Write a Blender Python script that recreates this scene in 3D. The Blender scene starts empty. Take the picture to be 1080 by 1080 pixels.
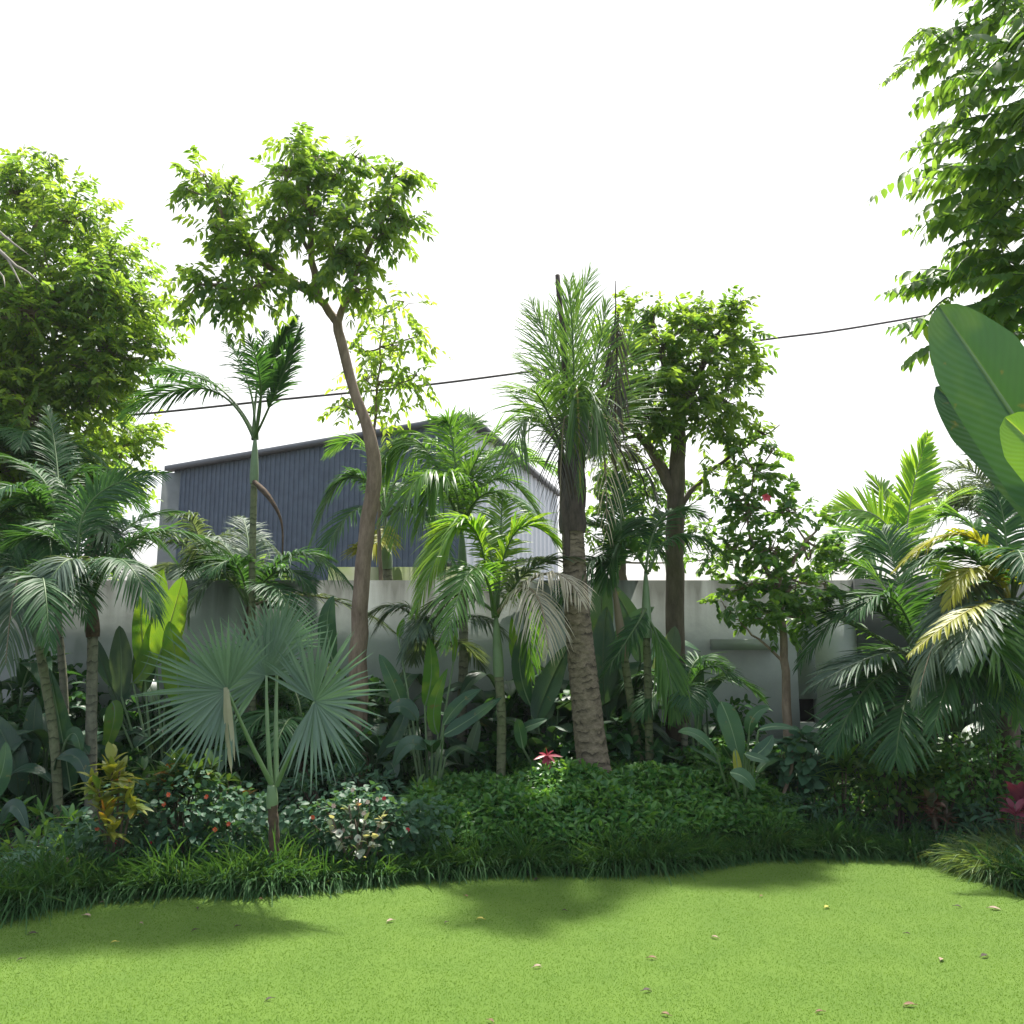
import bpy, math
import numpy as np
from mathutils import Vector

# ------------------------------------------------------------------ camera, light
scene = bpy.context.scene
F_PX, PITCH, CAM_H = 935.0, math.atan(150/935.0), 1.38
cam_data = bpy.data.cameras.new('camera'); cam = bpy.data.objects.new('camera', cam_data)
scene.collection.objects.link(cam); scene.camera = cam
cam.location = (0, 0, CAM_H); cam.rotation_euler = (math.pi/2 + PITCH, 0, 0)
cam_data.sensor_width = 36; cam_data.lens = F_PX/1080*36
cam_data.clip_start = 0.05; cam_data.clip_end = 3000

SUN_EL, SUN_AZ = math.radians(64.5), math.radians(10)      # sun behind the trees, slightly right
SKYCAP = 4.3
world = bpy.data.worlds.new('World'); scene.world = world; world.use_nodes = True
wn = world.node_tree.nodes; wl = world.node_tree.links
sky = wn.new('ShaderNodeTexSky'); sky.sky_type = 'NISHITA'; sky.sun_disc = False
sky.sun_elevation = SUN_EL; sky.sun_rotation = SUN_AZ
sky.air_density = 1.0; sky.dust_density = 6.0; sky.ozone_density = 1.0
hs = wn.new('ShaderNodeHueSaturation'); hs.inputs['Saturation'].default_value = 0.6
wl.new(sky.outputs[0], hs.inputs['Color']); cap = wn.new('ShaderNodeMix'); cap.data_type = 'RGBA'; cap.blend_type = 'DARKEN'; cap.inputs[0].default_value = 1; cap.inputs[7].default_value = (SKYCAP*.985, SKYCAP*.995, SKYCAP, 1)
wl.new(hs.outputs[0], cap.inputs[6]); wl.new(cap.outputs[2], wn['Background'].inputs[0])
wn['Background'].inputs[1].default_value = 0.15
sun_d = bpy.data.lights.new('sun', 'SUN'); sun = bpy.data.objects.new('sun', sun_d)
scene.collection.objects.link(sun)
sun_d.energy = 3.7; sun_d.angle = math.radians(2.2); sun_d.color = (1.0, 0.95, 0.86)
sdir = Vector((math.sin(SUN_AZ)*math.cos(SUN_EL), math.cos(SUN_AZ)*math.cos(SUN_EL), math.sin(SUN_EL)))
sun.rotation_euler = sdir.to_track_quat('Z', 'Y').to_euler(); sun.location = (0, 0, 30)
vs = scene.view_settings
vs.view_transform = 'Standard'; vs.look = 'None'; vs.gamma = 1; vs.exposure = 1.28

HAZE = .0007
# ------------------------------------------------------------------ helpers
C = scene.collection
def at(px, py, D):
    """the point at distance D (world y) seen at photo pixel px, py"""
    x, y = (px-540)/F_PX, (540-py)/F_PX
    dx, dy, dz = x, math.cos(PITCH)-y*math.sin(PITCH), math.sin(PITCH)+y*math.cos(PITCH)
    k = D/dy
    return np.array([dx*k, D, CAM_H+dz*k])
def ground(px, py):
    x, y = (px-540)/F_PX, (540-py)/F_PX
    dx, dy, dz = x, math.cos(PITCH)-y*math.sin(PITCH), math.sin(PITCH)+y*math.cos(PITCH)
    k = -CAM_H/dz
    return np.array([dx*k, dy*k, 0.0])
def base(px, D):
    y = -math.tan(math.atan(CAM_H/D)+PITCH); return np.array([(px-540)/F_PX*D/(math.cos(PITCH)-y*math.sin(PITCH)), D, 0.0])
def V(*a): return np.array(a, float)
def nz(v):
    v = np.asarray(v, float); n = np.linalg.norm(v, axis=-1, keepdims=True); n[n < 1e-9] = 1; return v/n
UP = V(0, 0, 1)

class MB:
    def __init__(s): s.v=[]; s.f=[]; s.m=[]; s.t=[]; s.u=[]; s.n=0
    def add(s, v, f, m=0, t=0.5, u=None):
        v = np.asarray(v, float).reshape(-1, 3); f = np.asarray(f, int).reshape(-1, 4)
        s.v.append(v); s.f.append(f+s.n); s.m.append(np.full(len(f), m, int))
        s.t.append(np.broadcast_to(np.asarray(t, float), (len(v),)).copy())
        s.u.append(np.zeros((len(v), 3)) if u is None else np.asarray(u, float)); s.n += len(v)
    def build(s, name, mats, parent=None, smooth=True):
        me = bpy.data.meshes.new(name)
        v = np.concatenate(s.v); f = np.concatenate(s.f); m = np.concatenate(s.m)
        me.vertices.add(len(v)); me.vertices.foreach_set('co', v.ravel())
        me.loops.add(len(f)*4); me.loops.foreach_set('vertex_index', f.ravel())
        me.polygons.add(len(f)); me.polygons.foreach_set('loop_start', np.arange(len(f))*4)
        me.polygons.foreach_set('material_index', m)
        a = me.attributes.new('tint', 'FLOAT', 'POINT'); a.data.foreach_set('value', np.concatenate(s.t))
        a = me.attributes.new('luv', 'FLOAT_VECTOR', 'POINT'); a.data.foreach_set('vector', np.concatenate(s.u).ravel())
        me.update(calc_edges=True)
        if smooth: me.shade_smooth()
        for mt in (mats if isinstance(mats, (list, tuple)) else [mats]): me.materials.append(mt)
        o = bpy.data.objects.new(name, me); C.objects.link(o)
        if parent is not None:
            o.parent = parent; o.matrix_parent_inverse = parent.matrix_world.inverted()
        return o
def box(mb, a, b, m=0, t=.5):
    x0,y0,z0 = a; x1,y1,z1 = b
    v = [(x0,y0,z0),(x1,y0,z0),(x1,y1,z0),(x0,y1,z0),(x0,y0,z1),(x1,y0,z1),(x1,y1,z1),(x0,y1,z1)]
    mb.add(v, [(3,2,1,0),(4,5,6,7),(0,1,5,4),(1,2,6,5),(2,3,7,6),(3,0,4,7)], m, t)

def thing(name, label, cat, loc, group=None):
    o = bpy.data.objects.new(name, None); C.objects.link(o); o.location = tuple(loc); o.empty_display_size = .1
    from mathutils import Matrix
    o.matrix_world = Matrix.Translation(Vector(tuple(loc)))
    o['label'] = label; o['category'] = cat
    if group: o['group'] = group
    return o
def tag(o, label, cat, group=None, kind=None):
    if label: o['label'] = label
    if cat: o['category'] = cat
    if group: o['group'] = group
    if kind: o['kind'] = kind
    return o

def tube(mb, pts, rad, seg=8, m=0, t=.5, cap=True):
    pts = np.asarray(pts, float); k = len(pts); rad = np.broadcast_to(np.asarray(rad, float), (k,))
    T = nz(np.gradient(pts, axis=0))
    ref = np.where(np.abs(T[:, 2:3]) > .92, V(1, 0, 0), UP)
    # keep one reference along the tube to avoid twisting
    r0 = V(1, 0, 0) if np.mean(np.abs(T[:, 2])) > .7 else UP
    A = nz(np.cross(T, r0)); B = np.cross(T, A)
    an = np.linspace(0, 2*np.pi, seg, endpoint=False)
    v = pts[:, None]+rad[:, None, None]*(np.cos(an)[None, :, None]*A[:, None]+np.sin(an)[None, :, None]*B[:, None])
    L = np.concatenate([[0], np.cumsum(np.linalg.norm(np.diff(pts, axis=0), axis=1))])
    u = np.zeros((k, seg, 3)); u[..., 0] = L[:, None]; u[..., 1] = np.cos(an); u[..., 2] = np.sin(an)
    i, j = np.meshgrid(np.arange(k-1), np.arange(seg), indexing='ij'); j2 = (j+1) % seg
    f = np.stack([i*seg+j, i*seg+j2, (i+1)*seg+j2, (i+1)*seg+j], -1).reshape(-1, 4)
    v = v.reshape(-1, 3); u = u.reshape(-1, 3)
    if cap:
        n = len(v); v = np.concatenate([v, pts[-1:]]); u = np.concatenate([u, [[L[-1], 0, 0]]])
        q = np.arange(0, seg, 2); b = (k-1)*seg
        f = np.concatenate([f, np.stack([b+q, b+(q+1) % seg, b+(q+2) % seg, np.full(len(q), n)], -1)])
    mb.add(v, f, m, t, u)
def bez(P0, Pm, P2, k=12):
    """curve through P0, Pm (half way), P2"""
    P0, Pm, P2 = map(np.asarray, (P0, Pm, P2)); P1 = 2*Pm-.5*(P0+P2)
    t = np.linspace(0, 1, k)[:, None]
    return (1-t)**2*P0+2*t*(1-t)*P1+t*t*P2
def smooth_path(pts, k=20):
    pts = np.asarray(pts, float); n = len(pts)
    if n == 2: return pts[0]+(pts[1]-pts[0])*np.linspace(0, 1, k)[:, None]
    P = np.vstack([2*pts[0]-pts[1], pts, 2*pts[-1]-pts[-2]]); out = []
    for s in np.linspace(0, n-1.0001, k):
        i = int(s); t = s-i; a, b, c, d = P[i:i+4]
        out.append(.5*((2*b)+(-a+c)*t+(2*a-5*b+4*c-d)*t*t+(-a+3*b-3*c+d)*t**3))
    return np.array(out)

TM = dict(leaf3=([0, .35, .7, 1], [.12, 1, .8, .03], True), small=([0, .5, 1], [.15, 1, .05], False),
          blade=([0, .4, .75, 1], [.9, 1, .7, .04], False), strap=([0, .3, .6, .85, 1], [.5, 1, .9, .55, .03], True),
          fan=([0, .45, .72, 1], [.04, 1, .55, .03], True), ovate=([0, .2, .5, .8, 1], [.1, .8, 1, .55, .03], True),
          tuft=([0, 1], [1, .1], False))
def leaves(mb, P, D, N, L, W, droop=.2, fold=.2, tm='leaf3', m=0, tint=None):
    P = np.asarray(P, float); n = len(P)
    if n == 0: return
    t, w, mid = TM[tm]; t = np.array(t); w = np.array(w); K = len(t)
    D = nz(np.broadcast_to(D, (n, 3))); N = np.broadcast_to(N, (n, 3))
    S = nz(np.cross(D, N)); N = np.cross(S, D)
    L = np.broadcast_to(L, (n,)); W = np.broadcast_to(W, (n,)); dr = np.broadcast_to(droop, (n,))
    Cc = P[:, None]+D[:, None]*(L[:, None]*t)[..., None]-UP*(dr[:, None]*L[:, None]*t*t)[..., None]
    hw = (W[:, None]*.5*w)[..., None]
    if mid:
        cols = [Cc-S[:, None]*hw+N[:, None]*hw*fold, Cc, Cc+S[:, None]*hw+N[:, None]*hw*fold]
    else: cols = [Cc-S[:, None]*hw, Cc+S[:, None]*hw]
    q = len(cols); v = np.stack(cols, 2).reshape(-1, 3)
    i, j = np.meshgrid(np.arange(K-1), np.arange(q-1), indexing='ij')
    f0 = np.stack([i*q+j, i*q+j+1, (i+1)*q+j+1, (i+1)*q+j], -1).reshape(-1, 4)
    f = (f0[None]+(np.arange(n)*K*q)[:, None, None]).reshape(-1, 4)
    if tint is None: tint = np.random.default_rng(n).random(n)
    mb.add(v, f, m, np.repeat(np.broadcast_to(tint, (n,)), K*q))

def rdir(rng, n): return nz(rng.normal(size=(n, 3)))

# ------------------------------------------------------------------ materials
def new_mat(name):
    m = bpy.data.materials.new(name); m.use_nodes = True
    n = m.node_tree.nodes; n.clear(); return m, n, m.node_tree.links
def leaf_mat(name, a, b, tr=.45, rough=.42, c=None, spec=.5, ty=(1.4, 1.2, .42), veins=False):
    """a..b: leaf colours picked per leaf; part of the light goes through the leaf"""
    m, n, l = new_mat(name)
    a = (a[0]*.95, a[1]*1.08, a[2]*1.3+.003); b = (b[0]*.98, b[1]*1.06, b[2]*1.25+.003)
    at_ = n.new('ShaderNodeAttribute'); at_.attribute_name = 'tint'
    nx = n.new('ShaderNodeTexNoise'); nx.inputs['Scale'].default_value = 9; nx.inputs['Detail'].default_value = 3
    geo = n.new('ShaderNodeNewGeometry'); l.new(geo.outputs['Position'], nx.inputs['Vector'])
    ad = n.new('ShaderNodeMath'); ad.operation = 'MULTIPLY_ADD'; ad.inputs[1].default_value = .7; ad.inputs[2].default_value = -.35
    l.new(nx.outputs['Fac'], ad.inputs[0])
    sm = n.new('ShaderNodeMath'); sm.operation = 'ADD'; l.new(at_.outputs['Fac'], sm.inputs[0]); l.new(ad.outputs[0], sm.inputs[1])
    cr = n.new('ShaderNodeValToRGB'); l.new(sm.outputs[0], cr.inputs[0])
    cr.color_ramp.elements[0].position = 0; cr.color_ramp.elements[0].color = (*a, 1)
    cr.color_ramp.elements[1].position = .9; cr.color_ramp.elements[1].color = (*b, 1)
    if c:
        e = cr.color_ramp.elements.new(.97); e.color = (*c, 1)
    col = cr.outputs[0]
    bump = None
    if veins:
        uv = n.new('ShaderNodeAttribute'); uv.attribute_name = 'luv'
        sp = n.new('ShaderNodeSeparateXYZ'); l.new(uv.outputs['Vector'], sp.inputs[0])
        ab = n.new('ShaderNodeMath'); ab.operation = 'ABSOLUTE'; l.new(sp.outputs[1], ab.inputs[0])
        rb = n.new('ShaderNodeMapRange'); rb.inputs[1].default_value = .02; rb.inputs[2].default_value = .06
        rb.inputs[3].default_value = 1; rb.inputs[4].default_value = 0; l.new(ab.outputs[0], rb.inputs[0])
        mx = n.new('ShaderNodeMix'); mx.data_type = 'RGBA'; l.new(rb.outputs[0], mx.inputs[0]); l.new(col, mx.inputs[6])
        mx.inputs[7].default_value = (min(1, b[0]*2+.05), min(1, b[1]*1.5+.05), b[2]*1.6+.03, 1)
        # side veins sweep forward from the midrib
        s1 = n.new('ShaderNodeMath'); s1.operation = 'MULTIPLY_ADD'; s1.inputs[1].default_value = -.10; l.new(ab.outputs[0], s1.inputs[0]); l.new(sp.outputs[0], s1.inputs[2])
        s2 = n.new('ShaderNodeMath'); s2.operation = 'MULTIPLY'; s2.inputs[1].default_value = 330; l.new(s1.outputs[0], s2.inputs[0])
        s3 = n.new('ShaderNodeMath'); s3.operation = 'SINE'; l.new(s2.outputs[0], s3.inputs[0])
        s4 = n.new('ShaderNodeMapRange'); s4.inputs[1].default_value = -1; s4.inputs[3].default_value = .965; s4.inputs[4].default_value = 1.02; l.new(s3.outputs[0], s4.inputs[0])
        mu = n.new('ShaderNodeMix'); mu.data_type = 'RGBA'; mu.blend_type = 'MULTIPLY'; mu.inputs[0].default_value = 1
        l.new(mx.outputs[2], mu.inputs[6]); l.new(s4.outputs[0], mu.inputs[7]); col = mu.outputs[2]
        n5 = n.new('ShaderNodeTexNoise'); n5.inputs['Scale'].default_value = 16; n5.inputs['Detail'].default_value = 6; l.new(geo.outputs['Position'], n5.inputs['Vector'])
        q5 = n.new('ShaderNodeMapRange'); q5.inputs[1].default_value = .66; q5.inputs[2].default_value = .72; q5.inputs[4].default_value = .75; l.new(n5.outputs[0], q5.inputs[0])
        mb_ = n.new('ShaderNodeMix'); mb_.data_type = 'RGBA'; l.new(q5.outputs[0], mb_.inputs[0]); l.new(col, mb_.inputs[6]); mb_.inputs[7].default_value = (.17, .15, .05, 1); col = mb_.outputs[2]
        n6 = n.new('ShaderNodeTexNoise'); n6.inputs['Scale'].default_value = 4.5; n6.inputs['Detail'].default_value = 3; l.new(geo.outputs['Position'], n6.inputs['Vector'])
        q6 = n.new('ShaderNodeMapRange'); q6.inputs[1].default_value = .52; q6.inputs[2].default_value = .68; q6.inputs[4].default_value = .55; l.new(n6.outputs[0], q6.inputs[0])
        mc_ = n.new('ShaderNodeMix'); mc_.data_type = 'RGBA'; l.new(q6.outputs[0], mc_.inputs[0]); l.new(col, mc_.inputs[6]); mc_.inputs[7].default_value = (b[0]*2.2, b[1]*1.6, b[2], 1); col = mc_.outputs[2]
        bump = n.new('ShaderNodeBump'); bump.inputs['Strength'].default_value = .2; bump.inputs['Distance'].default_value = .002
        l.new(s3.outputs[0], bump.inputs['Height'])
    pr = n.new('ShaderNodeBsdfPrincipled'); pr.inputs['Roughness'].default_value = rough
    pr.inputs['Specular IOR Level'].default_value = spec
    l.new(col, pr.inputs['Base Color'])
    if bump: l.new(bump.outputs[0], pr.inputs['Normal'])
    tc = n.new('ShaderNodeMix'); tc.data_type = 'RGBA'; tc.blend_type = 'MULTIPLY'; tc.inputs[0].default_value = 1
    l.new(col, tc.inputs[6]); tc.inputs[7].default_value = (ty[0]*1.6, ty[1]*1.6, ty[2]*1.6, 1); tc.clamp_result = False
    tb = n.new('ShaderNodeBsdfTranslucent'); l.new(tc.outputs[2], tb.inputs['Color'])
    mi = n.new('ShaderNodeMixShader'); mi.inputs[0].default_value = tr
    l.new(pr.outputs[0], mi.inputs[1]); l.new(tb.outputs[0], mi.inputs[2])
    out = n.new('ShaderNodeOutputMaterial'); l.new(mi.outputs[0], out.inputs[0])
    return m
def bark_mat(name, a, b, scale=18, stretch=.25, ring=0, ring_col=None, rough=.9, bumpd=.01):
    m, n, l = new_mat(name)
    geo = n.new('ShaderNodeNewGeometry')
    mp = n.new('ShaderNodeMapping'); mp.inputs['Scale'].default_value = (1, 1, stretch); l.new(geo.outputs['Position'], mp.inputs[0])
    no = n.new('ShaderNodeTexNoise'); no.inputs['Scale'].default_value = scale; no.inputs['Detail'].default_value = 8; no.inputs['Roughness'].default_value = .7
    l.new(mp.outputs[0], no.inputs['Vector'])
    cr = n.new('ShaderNodeValToRGB'); cr.color_ramp.elements[0].position = .3; cr.color_ramp.elements[1].position = .7
    cr.color_ramp.elements[0].color = (*a, 1); cr.color_ramp.elements[1].color = (*b, 1); l.new(no.outputs[0], cr.inputs[0])
    col = cr.outputs[0]; h = no.outputs[0]
    if ring:
        uv = n.new('ShaderNodeAttribute'); uv.attribute_name = 'luv'; sp = n.new('ShaderNodeSeparateXYZ'); l.new(uv.outputs['Vector'], sp.inputs[0])
        n2 = n.new('ShaderNodeTexNoise'); n2.inputs['Scale'].default_value = 11; l.new(geo.outputs['Position'], n2.inputs['Vector'])
        k = n.new('ShaderNodeMath'); k.operation = 'MULTIPLY_ADD'; k.inputs[1].default_value = .10; l.new(n2.outputs[0], k.inputs[0]); l.new(sp.outputs[0], k.inputs[2])
        k2 = n.new('ShaderNodeMath'); k2.operation = 'MULTIPLY'; k2.inputs[1].default_value = ring; l.new(k.outputs[0], k2.inputs[0])
        k3 = n.new('ShaderNodeMath'); k3.operation = 'FRACT'; l.new(k2.outputs[0], k3.inputs[0])
        k4 = n.new('ShaderNodeMapRange'); k4.inputs[1].default_value = .55; k4.inputs[2].default_value = 1.0; l.new(k3.outputs[0], k4.inputs[0])
        n3 = n.new('ShaderNodeTexNoise'); n3.inputs['Scale'].default_value = 14; n3.inputs['Detail'].default_value = 5; l.new(geo.outputs['Position'], n3.inputs['Vector'])
        k5 = n.new('ShaderNodeMapRange'); k5.inputs[1].default_value = .40; k5.inputs[2].default_value = .56; l.new(n3.outputs[0], k5.inputs[0])
        k6 = n.new('ShaderNodeMath'); k6.operation = 'MULTIPLY'; l.new(k4.outputs[0], k6.inputs[0]); l.new(k5.outputs[0], k6.inputs[1]); k4 = k6
        mx = n.new('ShaderNodeMix'); mx.data_type = 'RGBA'; l.new(k4.outputs[0], mx.inputs[0]); l.new(col, mx.inputs[6]); mx.inputs[7].default_value = (*ring_col, 1); col = mx.outputs[2]
    bp = n.new('ShaderNodeBump'); bp.inputs['Strength'].default_value = .8; bp.inputs['Distance'].default_value = bumpd; l.new(h, bp.inputs['Height'])
    pr = n.new('ShaderNodeBsdfPrincipled'); pr.inputs['Roughness'].default_value = rough
    l.new(col, pr.inputs['Base Color']); l.new(bp.outputs[0], pr.inputs['Normal'])
    out = n.new('ShaderNodeOutputMaterial'); l.new(pr.outputs[0], out.inputs[0]); return m
def plain(name, a, rough=.8, b=None, scale=6, bump=0, metallic=0):
    m, n, l = new_mat(name); pr = n.new('ShaderNodeBsdfPrincipled'); pr.inputs['Roughness'].default_value = rough; pr.inputs['Metallic'].default_value = metallic
    geo = n.new('ShaderNodeNewGeometry'); no = n.new('ShaderNodeTexNoise'); no.inputs['Scale'].default_value = scale; no.inputs['Detail'].default_value = 8
    l.new(geo.outputs['Position'], no.inputs['Vector'])
    cr = n.new('ShaderNodeValToRGB'); cr.color_ramp.elements[0].position = .3; cr.color_ramp.elements[1].position = .7
    cr.color_ramp.elements[0].color = (*a, 1); cr.color_ramp.elements[1].color = (*(b or tuple(x*.8 for x in a)), 1)
    l.new(no.outputs[0], cr.inputs[0]); l.new(cr.outputs[0], pr.inputs['Base Color'])
    if bump:
        bp = n.new('ShaderNodeBump'); bp.inputs['Strength'].default_value = .6; bp.inputs['Distance'].default_value = bump; l.new(no.outputs[0], bp.inputs['Height']); l.new(bp.outputs[0], pr.inputs['Normal'])
    out = n.new('ShaderNodeOutputMaterial'); l.new(pr.outputs[0], out.inputs[0]); return m

M = {}
M['tree'] = leaf_mat('tree_leaf', (.07, .15, .035), (.185, .28, .05), .6)
M['tree_bright'] = leaf_mat('bright_tree_leaf', (.075, .16, .035), (.205, .30, .05), .62)
M['tree_pale'] = leaf_mat('pale_tree_leaf', (.14, .24, .05), (.24, .34, .07), .62)
M['tree_deep'] = leaf_mat('deep_tree_leaf', (.06, .14, .035), (.15, .25, .05), .6)
M['shrub'] = leaf_mat('shrub_leaf', (.055, .14, .035), (.15, .26, .05), .52, .35)
M['palm'] = leaf_mat('palm_leaf', (.025, .075, .025), (.06, .15, .04), .36, .5, spec=.3)
M['palm_mid'] = leaf_mat('palm_leaf_mid', (.06, .15, .03), (.13, .26, .04), .5, .38)
M['palm_lime'] = leaf_mat('palm_leaf_lime', (.10, .22, .03), (.20, .32, .04), .55, .4)
M['palm_grey'] = leaf_mat('palm_leaf_grey', (.06, .10, .06), (.14, .19, .11), .3, .5, spec=.3)
M['palm_dry'] = leaf_mat('palm_leaf_dry', (.36, .30, .17), (.60, .52, .36), .3, .6, ty=(1, .9, .6))
M['palm_deadgrey'] = leaf_mat('palm_leaf_dead_grey', (.035, .04, .035), (.12, .10, .08), .15, .7)
M['palm_yellow'] = leaf_mat('palm_leaf_yellow', (.26, .26, .02), (.38, .36, .03), .4, .45, ty=(1.1, 1, .3))
M['fan'] = leaf_mat('fan_leaf', (.105, .155, .10), (.175, .235, .15), .27, .4, ty=(.9, 1.15, .6))
M['banana'] = leaf_mat('banana_leaf', (.022, .075, .026), (.05, .125, .04), .17, .42, veins=True)
M['banana_dark'] = leaf_mat('dark_paddle_leaf', (.025, .065, .03), (.045, .10, .045), .15, .38, veins=True)
M['banana_lime'] = leaf_mat('lime_paddle_leaf', (.08, .20, .02), (.13, .25, .03), .42, .35, veins=True)
M['croton'] = leaf_mat('croton_leaf', (.05, .12, .02), (.22, .22, .03), .3, .3, c=(.32, .18, .02))
M['croton_gold'] = leaf_mat('golden_croton_leaf', (.08, .15, .02), (.27, .26, .035), .33, .35, c=(.40, .16, .02))
M['croton_green'] = leaf_mat('croton_green_leaf', (.03, .09, .025), (.09, .15, .03), .3, .3, c=(.30, .13, .02))
M['rose'] = leaf_mat('rose_leaf', (.04, .10, .045), (.08, .16, .075), .3, .5, spec=.3)
M['hedge'] = leaf_mat('hedge_leaf', (.04, .135, .028), (.14, .28, .055), .33, .36, spec=.5)
M['border'] = leaf_mat('border_blade', (.028, .08, .02), (.065, .14, .035), .3, .6, spec=.15, c=(.12, .18, .07))
M['pale_grass'] = leaf_mat('pale_grass_blade', (.10, .17, .05), (.2, .27, .1), .35, .4)
M['turf_blade'] = leaf_mat('turf_blade', (.078, .155, .010), (.095, .175, .014), .45, .6, c=(.15, .23, .07), ty=(1.2, 1.05, .35))
M['caladium'] = leaf_mat('caladium_leaf', (.07, .14, .06), (.5, .48, .36), .3, .4, c=(.5, .32, .3))
M['rust'] = leaf_mat('rust_leaf', (.05, .08, .03), (.16, .06, .04), .3, .4, c=(.3, .18, .06))
M['red'] = leaf_mat('red_leaf', (.30, .03, .05), (.42, .06, .08), .3, .4, ty=(1.2, .6, .6))
M['maroon'] = leaf_mat('maroon_leaf', (.16, .03, .05), (.30, .07, .09), .3, .4, ty=(1.2, .6, .6))
M['flower_red'] = plain('red_petal', (.55, .03, .05), .5)
M['flower_orange'] = plain('orange_petal', (.65, .13, .05), .5)
M['flower_white'] = plain('cream_petal', (.65, .58, .48), .5, (.6, .42, .38))
M['rachis'] = plain('green_stalk', (.10, .18, .05), .5, (.07, .13, .04))
M['rachis_pale'] = plain('pale_stalk', (.32, .36, .25), .5, (.24, .28, .2))
M['rachis_dry'] = plain('dry_stalk', (.28, .23, .16), .7, (.2, .16, .1))
M['rachis_yellow'] = plain('yellow_stalk', (.36, .33, .06), .5, (.28, .26, .06))
M['shaft'] = plain('crown_shaft', (.20, .30, .16), .45, (.14, .22, .10), 8)
M['fibre'] = plain('brown_fibre', (.12, .08, .05), .95, (.05, .035, .025), 30, .01)
M['bark'] = bark_mat('grey_brown_bark', (.13, .09, .06), (.36, .27, .20))
M['bark_dark'] = bark_mat('dark_bark', (.07, .055, .04), (.20, .155, .115))
M['palm_trunk'] = bark_mat('ringed_palm_bark', (.14, .14, .10), (.27, .27, .19), 30, .6, 16, (.06, .06, .045))
M['palm_trunk_green'] = bark_mat('green_palm_bark', (.12, .15, .07), (.24, .25, .14), 30, .6, 18, (.05, .06, .03))
M['coco_leaf'] = leaf_mat('coconut_leaf', (.05, .12, .03), (.12, .22, .05), .45, .45)
M['coconut'] = bark_mat('coconut_bark', (.10, .08, .055), (.31, .25, .18), 22, 1.6, 19, (.035, .026, .02))
M['coconut_dark'] = bark_mat('coconut_sheath_bark', (.035, .028, .024), (.13, .10, .085), 26, .25, 0)
M['twig'] = plain('pale_twig', (.42, .38, .32), .8, (.3, .27, .22), 20)
M['soil'] = plain('soil', (.045, .032, .022), 1, (.025, .018, .013), 14, .03)
M['cable'] = plain('cable_rubber', (.09, .075, .08), .6)
M['litter_brown'] = plain('fallen_leaf_brown', (.22, .12, .06), .7, (.12, .06, .03), 60)
M['litter_pale'] = plain('fallen_leaf_pale', (.34, .25, .18), .7, (.25, .17, .12), 60)
M['litter_dark'] = plain('fallen_leaf_dark', (.05, .03, .02), .7, (.03, .02, .012), 60)
M['litter_yellow'] = plain('fallen_leaf_yellow', (.5, .42, .08), .7, (.36, .34, .06), 60)

# wall plaster: grey-green, with weather streaks running down from the top
def wall_mat():
    m, n, l = new_mat('weathered_plaster'); geo = n.new('ShaderNodeNewGeometry')
    mp = n.new('ShaderNodeMapping'); mp.inputs['Scale'].default_value = (5, 5, .5); l.new(geo.outputs['Position'], mp.inputs[0])
    a = n.new('ShaderNodeTexNoise'); a.inputs['Scale'].default_value = 1.4; a.inputs['Detail'].default_value = 9; l.new(mp.outputs[0], a.inputs['Vector'])
    b = n.new('ShaderNodeTexNoise'); b.inputs['Scale'].default_value = 1.7; b.inputs['Detail'].default_value = 9; b.inputs['Roughness'].default_value = .65; l.new(geo.outputs['Position'], b.inputs['Vector'])
    sp = n.new('ShaderNodeSeparateXYZ'); l.new(geo.outputs['Position'], sp.inputs[0])
    # streak strength falls off from the top edge: real run-off staining
    g = n.new('ShaderNodeMapRange'); g.inputs[1].default_value = 1.45; g.inputs[2].default_value = 2.1; l.new(sp.outputs[2], g.inputs[0])
    s = n.new('ShaderNodeMath'); s.operation = 'MULTIPLY'; l.new(a.outputs[0], s.inputs[0]); l.new(g.outputs[0], s.inputs[1])
    r = n.new('ShaderNodeMapRange'); r.inputs[1].default_value = .12; r.inputs[2].default_value = .48; l.new(s.outputs[0], r.inputs[0])
    c0 = n.new('ShaderNodeValToRGB'); c0.color_ramp.elements[0].position = .3; c0.color_ramp.elements[1].position = .7
    c0.color_ramp.elements[0].color = (.30, .335, .315, 1); c0.color_ramp.elements[1].color = (.45, .49, .465, 1); l.new(b.outputs[0], c0.inputs[0])
    mx = n.new('ShaderNodeMix'); mx.data_type = 'RGBA'; l.new(r.outputs[0], mx.inputs[0]); l.new(c0.outputs[0], mx.inputs[6]); mx.inputs[7].default_value = (.10, .11, .095, 1)
    bp = n.new('ShaderNodeBump'); bp.inputs['Strength'].default_value = .3; bp.inputs['Distance'].default_value = .02; l.new(b.outputs[0], bp.inputs['Height'])
    pr = n.new('ShaderNodeBsdfPrincipled'); pr.inputs['Roughness'].default_value = .9
    l.new(mx.outputs[2], pr.inputs['Base Color']); l.new(bp.outputs[0], pr.inputs['Normal'])
    out = n.new('ShaderNodeOutputMaterial'); l.new(pr.outputs[0], out.inputs[0]); return m
M['wall'] = wall_mat()
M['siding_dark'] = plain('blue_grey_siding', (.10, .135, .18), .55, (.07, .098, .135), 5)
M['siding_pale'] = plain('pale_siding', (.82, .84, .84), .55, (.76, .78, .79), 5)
M['roof_metal'] = plain('roof_edge', (.12, .13, .14), .5)
M['corner_trim'] = plain('corner_trim', (.22, .24, .22), .6)
M['concrete'] = plain('mossy_concrete', (.50, .50, .44), .9, (.24, .34, .06), 2.2, .004)

# ------------------------------------------------------------------ the setting
mb = MB(); mb.add([(-400, -400, -.02), (400, -400, -.02), (400, 400, -.02), (-400, 400, -.02)], [(0, 1, 2, 3)])
tag(mb.build('ground', M['soil']), 'dark bare soil under the garden bed', None, kind='structure')

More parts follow.
